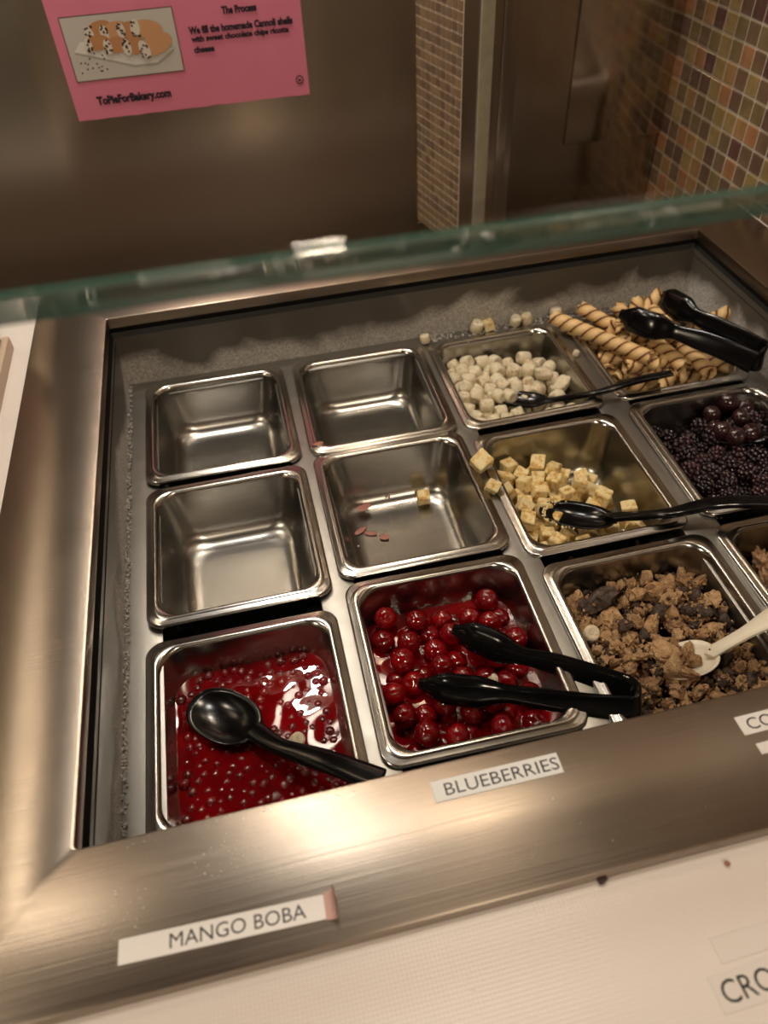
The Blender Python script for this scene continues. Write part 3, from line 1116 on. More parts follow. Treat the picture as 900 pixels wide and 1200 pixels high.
crumbs('chocolate_crumbs', 'fine dark chocolate crumbs between the cookie chunks', dust(800, 0), M_choc, (0.0008, 0.0024), 8)
crumbs('cookie_crumbs', 'fine tan cookie crumbs between the cookie chunks', dust(1300, 0), M_cookie, (0.0009, 0.0030), 9)

# --- F4: walnuts
M_nut = mat('walnut', (0.38, 0.21, 0.09), 0.6)
noise_color(M_nut, [(0.3, (0.14, 0.07, 0.03)), (0.5, (0.34, 0.19, 0.085)), (0.7, (0.56, 0.36, 0.175))], 2.5, 6, per_object=0.2)
bump(M_nut, 7, 0.7, 0.0015)


def walnut_me(seed):
    bm = bmesh.new()
    bmesh.ops.create_icosphere(bm, subdivisions=4, radius=1)
    for v_ in bm.verts:
        d = v_.co.normalized()
        q = d * 2.3 + Vector((seed, seed * 0.3, 0))
        rid = abs(noise.noise(q)) * 2 + 0.5 * abs(noise.noise(q * 2.1))
        v_.co = Vector((d.x * 1.2, d.y * 0.95, d.z * 0.62)) * (0.72 + 0.42 * rid)
    me = bpy.data.meshes.new('walnut')
    bm.to_mesh(me)
    bm.free()
    for p in me.polygons:
        p.use_smooth = True
    return me


nuts = [walnut_me(i * 4.4 + 1) for i in range(4)]
for i, (x, y, z, r) in enumerate(pile(75, lambda q, k: q.uniform(0.009, 0.0135), 51, lambda x, y: 0.0, 16, -0.012, 0.8)):
    o = link('walnut_piece', nuts[i % 4], M_nut, None, 'wrinkled brown walnut piece in its steel pan', 'walnut', 'walnut pieces in the pan',
             loc=PO['F4'] + Vector((x, y, z)), rot=rrot(rnd))
    o.scale = (r, r, r)

# --- M4: blackberries
M_berry = mat('blackberry', (0.018, 0.006, 0.010), 0.25, Coat_Weight=0.3)
noise_color(M_berry, [(0.3, (0.006, 0.003, 0.005)), (0.55, (0.020, 0.007, 0.010)), (0.8, (0.060, 0.018, 0.020))], 1.6, per_object=0.25)


def berry_me(seed):
    r_ = random.Random(seed)
    v, f = [], []
    bm = bmesh.new()
    bmesh.ops.create_icosphere(bm, subdivisions=1, radius=1)
    uv = [x.co.copy() for x in bm.verts]
    uf = [tuple(q.index for q in p.verts) for p in bm.faces]
    bm.free()
    nb = 34
    for i in range(nb):
        zz = 1 - 2 * (i + 0.5) / nb
        a = i * 2.39996 + r_.uniform(-0.2, 0.2)
        rr_ = math.sqrt(1 - zz * zz)
        c = Vector((rr_ * math.cos(a) * 0.76, rr_ * math.sin(a) * 0.76, zz * 0.86)) * r_.uniform(0.9, 1.05)
        s = r_.uniform(0.26, 0.34)
        n = len(v)
        v += [c + u * s for u in uv]
        f += [tuple(n + k for k in t) for t in uf]
    n = len(v)
    v += [Vector((u.x * 0.78, u.y * 0.78, u.z * 0.86)) for u in uv]
    f += [tuple(n + k for k in t) for t in uf]
    return mesh('blackberry', v, f)


berries = [berry_me(i) for i in range(4)]
for i, (x, y, z, r) in enumerate(pile(120, lambda q, k: q.uniform(0.0088, 0.0112), 61, lambda x, y: 0.05 * max(0, y), 18, -0.012, 0.84)):
    o = link('blackberry', berries[i % 4], M_berry, None, 'dark wet blackberry in its steel pan', 'blackberry', 'blackberries in the pan',
             loc=PO['M4'] + Vector((x, y, z)), rot=rrot(rnd))
    o.scale = (r, r, r * 1.1)
M_grape = mat('dark_cherry', (0.045, 0.008, 0.012), 0.2, Coat_Weight=0.4)
noise_color(M_grape, [(0.3, (0.012, 0.003, 0.005)), (0.7, (0.036, 0.008, 0.010))], 1.6)

# ------------------------------------------------------------------ D: wafer rolls
M_wafer = mat('wafer_roll', (0.66, 0.42, 0.18), 0.6)
b_ = M_wafer.node_tree.nodes['Principled BSDF']
tc = N(M_wafer, 'ShaderNodeTexCoord')
sx_ = N(M_wafer, 'ShaderNodeSeparateXYZ')
L(M_wafer, tc.outputs['Object'], sx_.inputs[0])
at2 = N(M_wafer, 'ShaderNodeMath', operation='ARCTAN2')
L(M_wafer, sx_.outputs['Y'], at2.inputs[0])
L(M_wafer, sx_.outputs['X'], at2.inputs[1])
d1 = N(M_wafer, 'ShaderNodeMath', operation='DIVIDE')
d1.inputs[1].default_value = PI
L(M_wafer, at2.outputs[0], d1.inputs[0])
WPITCH = 0.0150
d2 = N(M_wafer, 'ShaderNodeMath', operation='MULTIPLY_ADD')
d2.inputs[1].default_value = 1 / WPITCH
L(M_wafer, sx_.outputs['Z'], d2.inputs[0])
L(M_wafer, d1.outputs[0], d2.inputs[2])
nz = N(M_wafer, 'ShaderNodeTexNoise')
nz.inputs['Scale'].default_value = 150
L(M_wafer, tc.outputs['Object'], nz.inputs['Vector'])
d3 = N(M_wafer, 'ShaderNodeMath', operation='MULTIPLY_ADD')
d3.inputs[1].default_value = 0.16
L(M_wafer, nz.outputs['Fac'], d3.inputs[0])
L(M_wafer, d2.outputs[0], d3.inputs[2])
fr = N(M_wafer, 'ShaderNodeMath', operation='FRACT')
L(M_wafer, d3.outputs[0], fr.inputs[0])
cr = N(M_wafer, 'ShaderNodeValToRGB')
cr.color_ramp.interpolation = 'LINEAR'
for _ in range(3):
    cr.color_ramp.elements.new(0.5)
for e_, (p_, c_) in zip(cr.color_ramp.elements, [(0.0, (0.10, 0.032, 0.012)), (0.17, (0.12, 0.04, 0.015)), (0.24, (0.68, 0.42, 0.16)),
                                                 (0.6, (0.82, 0.59, 0.30)), (1.0, (0.66, 0.40, 0.16))]):
    e_.position = p_
    e_.color = (*c_, 1)
L(M_wafer, fr.outputs[0], cr.inputs['Fac'])
L(M_wafer, cr.outputs['Color'], b_.inputs['Base Color'])
bump(M_wafer, 240, 0.4, 0.0006)


def wafer_me(Lh, r, seed):
    nz_, na = max(20, int(Lh / 0.0016)), 18
    r_ = random.Random(seed)
    rag = [r_.uniform(-0.0022, 0.0022) for _ in range(na)]
    rag2 = [r_.uniform(-0.0022, 0.0022) for _ in range(na)]
    rings = []
    for i in range(nz_ + 1):
        z0_ = -Lh / 2 + Lh * i / nz_
        ring = []
        for k in range(na):
            a = 2 * PI * k / na - PI + 1e-4
            z = z0_ + (rag[k] if i == 0 else rag2[k] if i == nz_ else 0)
            fr_ = ((z / WPITCH + a / PI) % 1.0)
            q = r * (1.0 + 0.085 * (1 - fr_) - 0.05)
            ring.append((q * math.cos(a), q * math.sin(a), z))
        rings.append(ring)
    inner = []
    for i in (nz_, nz_ // 2, 0):
        z = -Lh / 2 + Lh * i / nz_
        inner.append([(0.55 * r * math.cos(2 * PI * k / na - PI), 0.55 * r * math.sin(2 * PI * k / na - PI), z * 0.985) for k in range(na)])
    return loft('wafer', rings + inner, smooth=1.0, close=True)


def wafer(a, b, r=0.0082, lab='striped golden wafer roll in its heap', grp='wafer rolls in the heap'):
    a, b = Vector(a), Vector(b)
    me = wafer_me((b - a).length, r, int(a.x * 1e4) + int(b.y * 1e4))
    o = link('wafer_roll', me, M_wafer, None, lab, 'wafer roll', grp, loc=(a + b) / 2)
    q = (b - a).to_track_quat('Z', 'Y')
    o.rotation_mode = 'QUATERNION'
    o.rotation_quaternion = q @ Matrix.Rotation(rnd.uniform(0, 6.28), 3, 'Z').to_quaternion()
    return o


Zr = -DP
W_ = [  # (px,py,z) of both ends
    ((648, 372, Zr + 0.012), (762, 420, Zr + 0.006), 0.0088),
    ((660, 380, Zr + 0.006), (772, 428, Zr - 0.002), 0.0084),
    ((680, 360, Zr + 0.022), (728, 388, Zr + 0.010), 0.0082),
    ((722, 358, Zr + 0.024), (742, 380, Zr + 0.010), 0.0080),
    ((748, 350, Zr + 0.030), (740, 384, Zr + 0.008), 0.0080),
    ((774, 343, Zr + 0.034), (748, 372, Zr + 0.012), 0.0080),
    ((762, 362, Zr + 0.020), (798, 392, Zr + 0.012), 0.0082),
    ((722, 377, Zr + 0.020), (716, 390, Zr + 0.006), 0.0072),
    ((702, 421, Zr - 0.016), (768, 417, Zr - 0.010), 0.0084),
    ((733, 430, Zr - 0.008), (786, 422, Zr - 0.008), 0.0086),
    ((766, 400, Zr + 0.000), (802, 430, Zr - 0.004), 0.0088),
    ((800, 404, Zr - 0.002), (832, 437, Zr - 0.004), 0.0088),
    ((812, 412, Zr - 0.010), (866, 436, Zr - 0.010), 0.0080),
    ((788, 437, Zr - 0.010), (776, 452, Zr - 0.024), 0.0078),
    ((713, 434, Zr - 0.024), (700, 422, Zr - 0.030), 0.0080),
    ((737, 428, Zr - 0.026), (722, 444, Zr - 0.034), 0.0080),
    ((695, 404, Zr - 0.034), (712, 412, Zr - 0.030), 0.0082),
    ((795, 444, Zr - 0.036), (830, 440, Zr - 0.034), 0.0080),
    ((760, 448, Zr - 0.040), (800, 436, Zr - 0.036), 0.0082),
    ((706, 448, Zr - 0.050), (760, 452, Zr - 0.050), 0.0082),
    ((716, 432, Zr - 0.050), (780, 436, Zr - 0.048), 0.0082),
    ((712, 414, Zr - 0.048), (770, 425, Zr - 0.046), 0.0082),
    ((770, 415, Zr - 0.044), (825, 440, Zr - 0.044), 0.0082),
    ((702, 397, Zr - 0.040), (765, 405, Zr - 0.036), 0.0082),
    ((740, 392, Zr - 0.022), (800, 398, Zr - 0.018), 0.0082),
    ((790, 392, Zr - 0.016), (840, 412, Zr - 0.016), 0.0082),
    ((738, 440, Zr - 0.052), (800, 452, Zr - 0.052), 0.0080),
]
WL = {0: 'long striped wafer roll slanting over the pan corner towards the marshmallow bits',
      5: 'wafer roll propped up on the heap with its end raised near the back liner',
      13: 'short broken wafer roll standing at the pan edge behind the curved spoon handle'}
for i, (a, b, r) in enumerate(W_):
    if i in WL:
        wafer(onZ(*a), onZ(*b), r, WL[i], None)
    else:
        wafer(onZ(*a), onZ(*b), r)
wafer(onZ(860, 362, Zr + 0.026), onZ(800, 392, Zr + 0.004), 0.0082, 'short wafer roll sticking out alone past the black tongs over the liner corner', None)


# ------------------------------------------------------------------ utensils
def spoon(name, lab, bowl_c, e1, tilt, a, b, depth, handle, prof, m_, roll=0.0, tip=0.0):
    """bowl_c world; e1 unit vector bowl centre -> handle (horizontal); handle: world points"""
    t = thing(name, lab, 'spoon', bowl_c - Vector((0, 0, depth)))
    inv = Matrix.Translation(-(bowl_c - Vector((0, 0, depth))))
    e1 = Vector((e1.x, e1.y, 0)).normalized()
    e1 = (e1 * math.cos(tilt) + Vector((0, 0, 1)) * math.sin(tilt)).normalized()
    e2 = Vector((0, 0, 1)).cross(e1).normalized()
    e3 = e1.cross(e2).normalized()
    if roll:
        Rm = Matrix.Rotation(roll, 3, e1)
        e2, e3 = Rm @ e2, Rm @ e3
    me = shell('bowl', bowl_c, e1, e2, e3, a, b, depth, tip=tip)
    me.transform(inv)
    link('bowl', me, m_, t)
    pts = [bowl_c + e1 * (a * 0.90) - e3 * 0.0008] + handle
    me = sweep('handle', catmull(pts, 8), prof, e3)
    me.transform(inv)
    link('handle', me, m_, t)
    return t


# spoon in the boba
bc = onZ(262, 838, -DP - 0.0275)
h1 = onZ(330, 876, -DP - 0.020)
h2 = onZ(385, 893, -DP - 0.006)
h3 = onZ(446, 915, -DP + 0.004)
spoon('serving_spoon', 'black plastic serving spoon lying in the red boba', bc, h3 - bc, 0.05, 0.033, 0.0225, 0.0065, [h1, h2, h3],
      [(0, (0.0085, 0.0030)), (0.25, (0.0072, 0.0036)), (0.6, (0.0090, 0.0036)), (1, (0.0095, 0.0030))], M_black)
# spoon in the marshmallow bits
bc = onZ(612, 466, -DP - 0.0190)
hp = [onZ(650, 468, -DP - 0.014), onZ(700, 460, -DP + 0.006), onZ(745, 446, -DP + 0.016), onZ(787, 437, -DP + 0.020)]
spoon('serving_spoon', 'black plastic spoon with a curved handle resting in the white marshmallow bits', bc, hp[1] - bc, 0.10, 0.0305, 0.0165, 0.009, hp,
      [(0, (0.0055, 0.0025)), (0.3, (0.0042, 0.0030)), (0.75, (0.0062, 0.0028)), (1, (0.0060, 0.0022))], M_black, roll=-0.15)
for px, py in ((585, 464), (597, 464)):
    o = link('marshmallow_bit', mallows[px % 5], M_mallow, None, 'white marshmallow bit held in the bowl of the black spoon', 'marshmallow', 'marshmallow bits in the spoon bowl',
             loc=onZ(px, py, -DP - 0.0165), rot=(1.4, 0.2, 0.3))
    o.scale = (0.0078, 0.0078, 0.0078)
# spoon in the cake cubes
bc = onZ(676, 602, -DP - 0.0170)
hp = [onZ(722, 606, -DP - 0.014), onZ(780, 602, -DP + 0.010), onZ(835, 590, -DP + 0.018), onZ(880, 588, -DP + 0.024), onZ(950, 592, -DP + 0.024)]
sp = spoon('serving_spoon', 'black plastic spoon dusted with crumbs lying across the yellow cake cubes', bc, hp[1] - bc, 0.10, 0.036, 0.0195, 0.010, hp,
           [(0, (0.0070, 0.0028)), (0.22, (0.0055, 0.0034)), (0.6, (0.0085, 0.0032)), (1, (0.0090, 0.0030))], M_black, roll=-0.10)
r_ = random.Random(3)
crumbs('cake_crumbs', 'crumbs stuck along the edge of the black spoon in the cake cubes',
       [onZ(674 + 37 * math.cos(a) + r_.uniform(-2, 2), 602 + 17 * math.sin(a) + r_.uniform(-2, 2), -DP - 0.0165) for a in
        [r_.uniform(0.5 * PI, 1.4 * PI) for _ in range(60)]], M_cake, (0.0006, 0.0016), 12)
# white spoon in the cookie crumble
bc = onZ(806, 772, -DP - 0.0085)
hp = [onZ(838, 762, -DP - 0.003), onZ(880, 738, -DP + 0.014), onZ(915, 718, -DP + 0.024), onZ(970, 690, -DP + 0.036)]
spoon('serving_spoon', 'cream white plastic spoon pushed into the cookie crumble', bc, hp[1] - bc, 0.22, 0.024, 0.0190, 0.009, hp,
      [(0, (0.0060, 0.0024)), (0.25, (0.0058, 0.0028)), (0.6, (0.0095, 0.0028)), (1, (0.0105, 0.0026))], M_cream, roll=-0.25)
for px, py, z, r in ((789, 782, -0.006, 0.0115), (779, 764, -0.006, 0.0095), (806, 790, -0.007, 0.0090), (799, 771, -0.011, 0.0080), (812, 774, -0.012, 0.0070), (806, 762, -0.012, 0.0065)):
    o = link('cookie_chunk', chunks[px % 9], M_cookie, None, 'tan cookie chunk heaped in the bowl of the white spoon', 'cookie chunk',
             'cookie chunks in the white spoon', loc=onZ(px, py, -DP + z), rot=rrot(rnd))
    o.scale = (r, r, r)
# ladle in the berries
bc = onZ(852, 500, -DP - 0.020)
hp = [onZ(905, 512, -DP - 0.010), onZ(940, 520, -DP + 0.004), onZ(985, 530, -DP + 0.016)]
spoon('serving_spoon', 'black plastic spoon full of dark cherries in the blackberry pan', bc, hp[1] - bc, 0.12, 0.036, 0.028, 0.014, hp,
      [(0, (0.009, 0.003)), (0.3, (0.007, 0.0035)), (1, (0.009, 0.003))], M_black)
for px, py, z, r in ((834, 486, -0.014, 0.0105), (852, 472, -0.010, 0.0115), (868, 490, -0.013, 0.0105), (846, 505, -0.014, 0.0110), (862, 512, -0.014, 0.0110),
                     (880, 508, -0.014, 0.0115), (838, 502, -0.018, 0.010), (872, 478, -0.016, 0.010)):
    o = link('dark_cherry', cher[px % 4], M_grape, None, 'dark purple cherry heaped in the black spoon', 'cherry', 'dark cherries in the spoon', loc=onZ(px, py, -DP + z), rot=rrot(rnd))
    o.scale = (r, r, r)


def tongs(lab, base, arms, hinge):
    t = thing('serving_tongs', lab, 'tongs', base)
    inv = Matrix.Translation(-Vector(base))
    for pts, prof, up in arms:
        me = sweep('arm', catmull(pts, 8), prof, up, n=14, power=3.2)
        me.transform(inv)
        link('arm', me, M_black, t)
    pts, prof, up = hinge
    me = sweep('hinge', catmull(pts, 8), prof, up, n=14, power=3.2)
    me.transform(inv)
    link('hinge', me, M_black, t)
    return t


Zv = Vector((0, 0, 1))
zt = -DP - 0.012
A1 = [onZ(737, 806, zt + 0.014), onZ(690, 790, zt + 0.013), onZ(640, 775, zt + 0.011), onZ(600, 765, zt + 0.009), onZ(565, 750, zt + 0.007), onZ(531, 737, zt + 0.004)]
A2 = [onZ(738, 830, zt + 0.016), onZ(690, 826, zt + 0.014), onZ(630, 818, zt + 0.011), onZ(585, 812, zt + 0.008), onZ(540, 809, zt + 0.006), onZ(491, 801, zt + 0.003)]
def armp_(k):
    return [(0, (0.0024 * k, 0.0100 * k)), (0.35, (0.0028 * k, 0.0092 * k)), (0.56, (0.0036 * k, 0.0074 * k)), (0.72, (0.0066 * k, 0.0128 * k)),
            (0.86, (0.0070 * k, 0.0128 * k)), (1.0, (0.0018 * k, 0.0044 * k))]


armp = armp_(1.0)
tongs('black plastic tongs lying in the red cherries', (A1[0] + A2[0]) / 2 - Vector((0, 0, 0.012)),
      [(A1, armp, (Zv + Vector((0.25, 0.85, 0))).normalized()), (A2, armp, (Zv + Vector((0.1, 0.75, 0))).normalized())],
      ([A1[0] + (A1[0] - A1[1]) * -0.2, onZ(741, 809, zt + 0.015), onZ(747, 819, zt + 0.016), onZ(744, 829, zt + 0.016), A2[0] + (A2[0] - A2[1]) * -0.2],
       [(0, (0.0026, 0.0100)), (0.5, (0.0030, 0.0100)), (1, (0.0026, 0.0100))], (Zv + Vector((0.15, 0.8, 0))).normalized()))
zt = -DP + 0.034
armp = armp_(1.22)
A1 = [onZ(884, 425, zt), onZ(850, 410, zt), onZ(815, 397, zt), onZ(788, 388, zt), onZ(758, 380, zt), onZ(727, 367, zt - 0.002)]
A2 = [onZ(888, 409, zt + 0.004), onZ(862, 394, zt + 0.004), onZ(832, 379, zt + 0.004), onZ(812, 369, zt + 0.003), onZ(795, 359, zt + 0.001), onZ(772, 346, zt - 0.003)]
tongs('black plastic tongs resting on the striped wafer rolls', (A1[0] + A2[0]) / 2 - Vector((0, 0, 0.012)),
      [(A1, armp, (Zv + Vector((0.35, 0.65, 0))).normalized()), (A2, armp, (Zv + Vector((0.35, 0.55, 0))).normalized())],
      ([A1[0] + (A1[0] - A1[1]) * -0.2, onZ(888, 424, zt), onZ(893, 416, zt + 0.002), onZ(891, 409, zt + 0.004), A2[0] + (A2[0] - A2[1]) * -0.2],
       [(0, (0.0026, 0.0100)), (0.5, (0.0032, 0.0110)), (1, (0.0026, 0.0110))], (Zv + Vector((0.35, 0.6, 0))).normalized()))


# ------------------------------------------------------------------ labels on the steel and laminate
def label(lab, p_bl, p_br, h, body, z, tape, th=0.0003, x0=0.1, x1=0.95, hfrac=0.55, text=True, ink=None):
    """tape strip from bottom-left to bottom-right (world points), lettering from fraction x0 to x1"""
    d = (p_br - p_bl)
    Lg = d.length
    a = math.atan2(d.y, d.x)
    t = thing('label_tape', lab, 'label', (p_bl.x, p_bl.y, z), (0, 0, a))
    v, f = [], []
    n = 12
    for k in range(n + 1):
        x = Lg * k / n
        for y, zz in ((0, 0), (0, th), (h, th), (h, 0)):
            v.append((x, y, zz))
    for k in range(n):
        q = 4 * k
        for s in range(4):
            f.append((q + s, q + (s + 1) % 4, q + 4 + (s + 1) % 4, q + 4 + s))
    f += [(0, 3, 2, 1), (4 * n, 4 * n + 1, 4 * n + 2, 4 * n + 3)]
    me = mesh('tape', v, f, False)
    bm = bmesh.new()
    bm.from_mesh(me)
    bmesh.ops.recalc_face_normals(bm, faces=list(bm.faces))
    bm.to_mesh(me)
    bm.free()
    link('tape', me, tape, t)
    if body:
        tm = text_me(body, width=Lg * (x1 - x0), height=h * hfrac)
        link('lettering', tm, ink or M_ink, t, loc=(Lg * x0, h * (1 - hfrac) / 2, th + 0.00008))
    return t, Lg


a, b = onZ(138, 1132, 0.0003), onZ(391, 1075, 0.0003)
t, Lg = label('white label tape reading MANGO BOBA with a curled end on the steel flange', a, b, 0.0125, 'MANGO BOBA', 0.0002, M_tape, x0=0.235, x1=0.875, hfrac=0.60)
# curled end, peeled up
rings = []
for k in range(9):
    q = k / 8
    x = Lg - 0.004 + 0.0065 * math.sin(q * 2.2)
    z = 0.0004 + 0.0055 * (1 - math.cos(q * 2.2))
    rings.append([(x, -0.0008 - 0.002 * q, z), (x, 0.0130, z + 0.0015 * q), (x + 0.0002, 0.0130, z + 0.0003 + 0.0015 * q), (x + 0.0002, -0.0008 - 0.002 * q, z + 0.0003)])
link('curled_end', loft('curled_end', rings, True, True, 0.8), M_curl, t, 'pinkish curled end of the tape')
a, b = onZ(511, 941, 0.0003), onZ(661, 905, 0.0003)
label('white label tape reading BLUEBERRIES on the steel flange', a, b, 0.0130, 'BLUEBERRIES', 0.0002, M_tape2, x0=0.09, x1=0.985, hfrac=0.60)
a = onZ(873, 862, 0.0003)
label('white label tape reading COOKIE DOUGH on the steel flange', a, a + Vector((0.105, 0.001, 0)), 0.0125, 'COOKIE DOUGH', 0.0002, M_tape, x0=0.05, x1=0.95, hfrac=0.62)
a = onZ(893, 884, 0.0003)
label('blank torn white tape on the steel flange under the cookie dough label', a, a + Vector((0.06, 0.001, 0)), 0.0070, None, 0.0002, M_tape)
zc = CT + 0.0002
a = onZ(850, 1190, zc)
label('whitish label tape starting with CROS on the white laminate', a, a + Vector((0.045, 0.0016, 0)), 0.0170, 'CROS', zc, M_clear, x0=0.08, x1=0.88, hfrac=0.62)
a = onZ(846, 1130, zc)
label('clear tape patch on the white laminate beyond the CROS label', a, a + Vector((0.10, 0.003, 0)), 0.0120, None, zc, M_clear)

# crumbs on the laminate and steel
for px, py, s, lab in ((705, 1029, 0.0034, 'dark brown crumb on the laminate against the steel edge'), (852, 1012, 0.0019, 'small reddish crumb alone on the laminate'),):
    o = link('crumb', blob('crumb', px, 2, 0.4, 1.6, (1, 0.9, 0.8), 3), M_choc if px == 705 else M_pk, None, lab, 'crumb', loc=onZ(px, py, CT + s * 0.7))
    o.scale = (s, s, s)
r_ = random.Random(19)
crumbs('frost_specks', 'tiny pale specks scattered on the steel flange',
       [onZ(a, b, 0.0003) for a, b in ((628, 1003), (718, 985), (648, 936), (827, 946), (345, 955), (555, 1160), (90, 500), (62, 690), (680, 965))], M_mallow, (0.0003, 0.0006), 3)
M_drop = mat('water', (0.78, 0.72, 0.66), 0.08)
v, f = [], []
for _ in range(90):
    if r_.random() < 0.45:
        px, py = r_.gauss(262, 16), r_.gauss(1002, 14)
    elif r_.random() < 0.5:
        px = r_.uniform(120, 420)
        py = 998 - (px - 88) * 0.256 + r_.uniform(3, 14) + 0
    else:
        px, py = r_.gauss(150, 14), r_.uniform(1040, 1130)
    c = onZ(px, py, 0.0)
    s = r_.uniform(0.0003, 0.0010) if r_.random() < 0.15 else r_.uniform(0.0002, 0.0005)
    n = len(v)
    v += [Vector((c.x + u.x * s, c.y + u.y * s, max(0.00005, u.z * s * 0.6))) for u in uv_]
    f += [tuple(n + k for k in t_) for t_ in uf_]
link('water_droplets', mesh('water_droplets', v, f), M_drop, None, 'tiny water droplets on the steel flange near the mango boba label', 'droplets', kind='stuff')

# ------------------------------------------------------------------ neighbouring case at the counter's end
case = thing('display_case', 'grey case with a beige sealed base edge standing beside the cold well', 'display case', (-0.30, 0.0, CT))


def cpart(name, me, m_, label=None):
    me.transform(Matrix.Translation((0.30, 0.0, -CT)))
    return link(name, me, m_, case, label)


cpart('body', box_me('body', -0.48, -0.1290, -0.45, 0.185, CT, 0.16, 0.004), M_grey)
cpart('side_frame', box_me('side_frame', -0.1305, -0.1265, -0.44, 0.180, 0.012, 0.15, 0.001), M_trim)
cpart('base_seal', box_me('base_seal', -0.1300, -0.1215, -0.45, 0.188, CT, 0.006, 0.002), M_beige, 'beige sealant strip')

# ------------------------------------------------------------------ pink sign on the back wall
SY = WY - 0.0012
q0, q1 = onY(93, 142, SY), onY(363, 110, SY)
sx0, sx1, sz0 = q0.x, q1.x, (q0.z + q1.z) / 2
sw, shh = sx1 - sx0, 0.225
sign = thing('bakery_sign', 'pink paper sign with a cannoli photo taped to the steel wall', 'sign', (sx0, SY, sz0), (PI / 2, 0, 0))
# local x right, y up, z towards the room
v, f = [], []
nx, ny = 24, 16
for s_ in (0, 1):
    for j in range(ny + 1):
        for i in range(nx + 1):
            x, y = sw * i / nx, shh * j / ny
            z = 0.0003 * noise.noise(Vector((x * 30, y * 30, 1))) + 0.0006 + (0.0008 * max(0, (x - sw * 0.9) / (sw * 0.1)) if j == 0 else 0)
            dy = 0.0012 * noise.noise(Vector((x * 60, 3, 1))) if j == 0 else 0
            v.append((x, y + dy, z - 0.0003 * s_))
for j in range(ny):
    for i in range(nx):
        q = j * (nx + 1) + i
        f.append((q, q + 1, q + nx + 2, q + nx + 1))
link('sheet', mesh('sheet', v[:len(v) // 2], f), M_pink, sign)


def sl(px, py):
    p = onY(px, py, SY)
    return Vector((p.x - sx0, p.z - sz0))


def flat(name, poly, m_, z, parent=sign):
    return link(name, mesh(name, [(p[0], p[1], z) for p in poly], [tuple(range(len(poly)))], False), m_, parent)


pa, pb, pc, pd_ = sl(69, 21), sl(199.5, 9), sl(216, 81), sl(91, 96)
phx0, phx1, phy0, phy1 = (pa.x + pd_.x) / 2, (pb.x + pc.x) / 2, (pd_.y + pc.y) / 2, (pa.y + pb.y) / 2
M_ph = mat('photo_ground', (0.62, 0.60, 0.57), 0.4)
M_frame = mat('photo_frame_print', (0.16, 0.09, 0.10), 0.5)
ZP = 0.0012
flat('photo_border', [(phx0 - .0012, phy0 - .0012), (phx1 + .0012, phy0 - .0012), (phx1 + .0012, phy1 + .0012), (phx0 - .0012, phy1 + .0012)], M_frame, ZP)
photo = flat('photo_print', [(phx0, phy0), (phx1, phy0), (phx1, phy1), (phx0, phy1)], M_ph, ZP + 0.0001)
pw_, ph_ = phx1 - phx0, phy1 - phy0


def pp(u, v_):
    return (phx0 + pw_ * u, phy0 + ph_ * v_)


M_plate = mat('print_plate', (0.80, 0.79, 0.76), 0.4)
M_plate_s = mat('print_plate_edge', (0.46, 0.45, 0.42), 0.4)
M_sh1 = mat('print_shell', (0.56, 0.27, 0.12), 0.5)
M_sh2 = mat('print_shell_light', (0.66, 0.36, 0.18), 0.5)
M_crm = mat('print_cream', (0.78, 0.72, 0.66), 0.5)
M_chip = mat('print_chip', (0.055, 0.03, 0.025), 0.5)
flat('plate_print_edge', [pp(0.05, 0.44), pp(0.56, 0.13), pp(0.78, 0.13), pp(0.95, 0.33), pp(0.93, 0.40), pp(0.12, 0.60)], M_plate_s, ZP + 0.0002, photo).location.z = 0
flat('plate_print', [pp(0.05, 0.47), pp(0.56, 0.17), pp(0.77, 0.17), pp(0.95, 0.37), pp(0.70, 0.52), pp(0.12, 0.62)], M_plate, ZP + 0.0003, photo)
rs = random.Random(2)


def ell(cx, cy, a_, b_, rot, n=22):
    out = []
    for k in range(n):
        t_ = 2 * PI * k / n
        x, y = a_ * math.cos(t_), b_ * math.sin(t_)
        X, Y = x * math.cos(rot) - y * math.sin(rot), x * math.sin(rot) + y * math.cos(rot)
        out.append((phx0 + pw_ * cx + ph_ * X, phy0 + ph_ * cy + ph_ * Y))
    return out


zi = 0
for (cx, cy, a_, b_, rot, mm) in ((0.32, 0.78, 0.24, 0.13, 0.25, M_sh1), (0.46, 0.75, 0.25, 0.13, 0.15, M_sh2), (0.60, 0.73, 0.22, 0.13, 0.0, M_sh1), (0.75, 0.71, 0.27, 0.15, -0.15, M_sh2),
                                  (0.28, 0.58, 0.22, 0.12, 0.1, M_sh1), (0.44, 0.52, 0.20, 0.13, 0.1, M_sh1), (0.60, 0.48, 0.18, 0.14, 0.1, M_sh1), (0.80, 0.47, 0.30, 0.165, 0.3, M_sh2)):
    zi += 1
    flat('cannoli_print', ell(cx, cy, a_, b_, rot), mm, ZP + 0.0003 + 0.00008 * zi, photo)
    ex, ey = cx - a_ * 0.80 * math.cos(rot) * ph_ / pw_, cy - a_ * 0.80 * math.sin(rot)
    zi += 1
    flat('cream_print', ell(ex, ey, b_ * 0.55, b_ * 0.95, rot), M_crm, ZP + 0.0003 + 0.00008 * zi, photo)
    for _ in range(10):
        u = rs.uniform(-0.45, 0.45) * b_
        w_ = rs.uniform(-0.85, 0.85) * b_
        flat('chip_print', ell(ex + u * ph_ / pw_, ey + w_, 0.018, 0.022, rs.uniform(0, 3), 7), M_chip, ZP + 0.0004 + 0.00008 * zi, photo)
for _ in range(16):
    flat('chip_print', ell(rs.uniform(0.05, 0.30), rs.uniform(0.10, 0.45), 0.015, 0.015, rs.uniform(0, 3), 7), M_chip, ZP + 0.0004, photo)


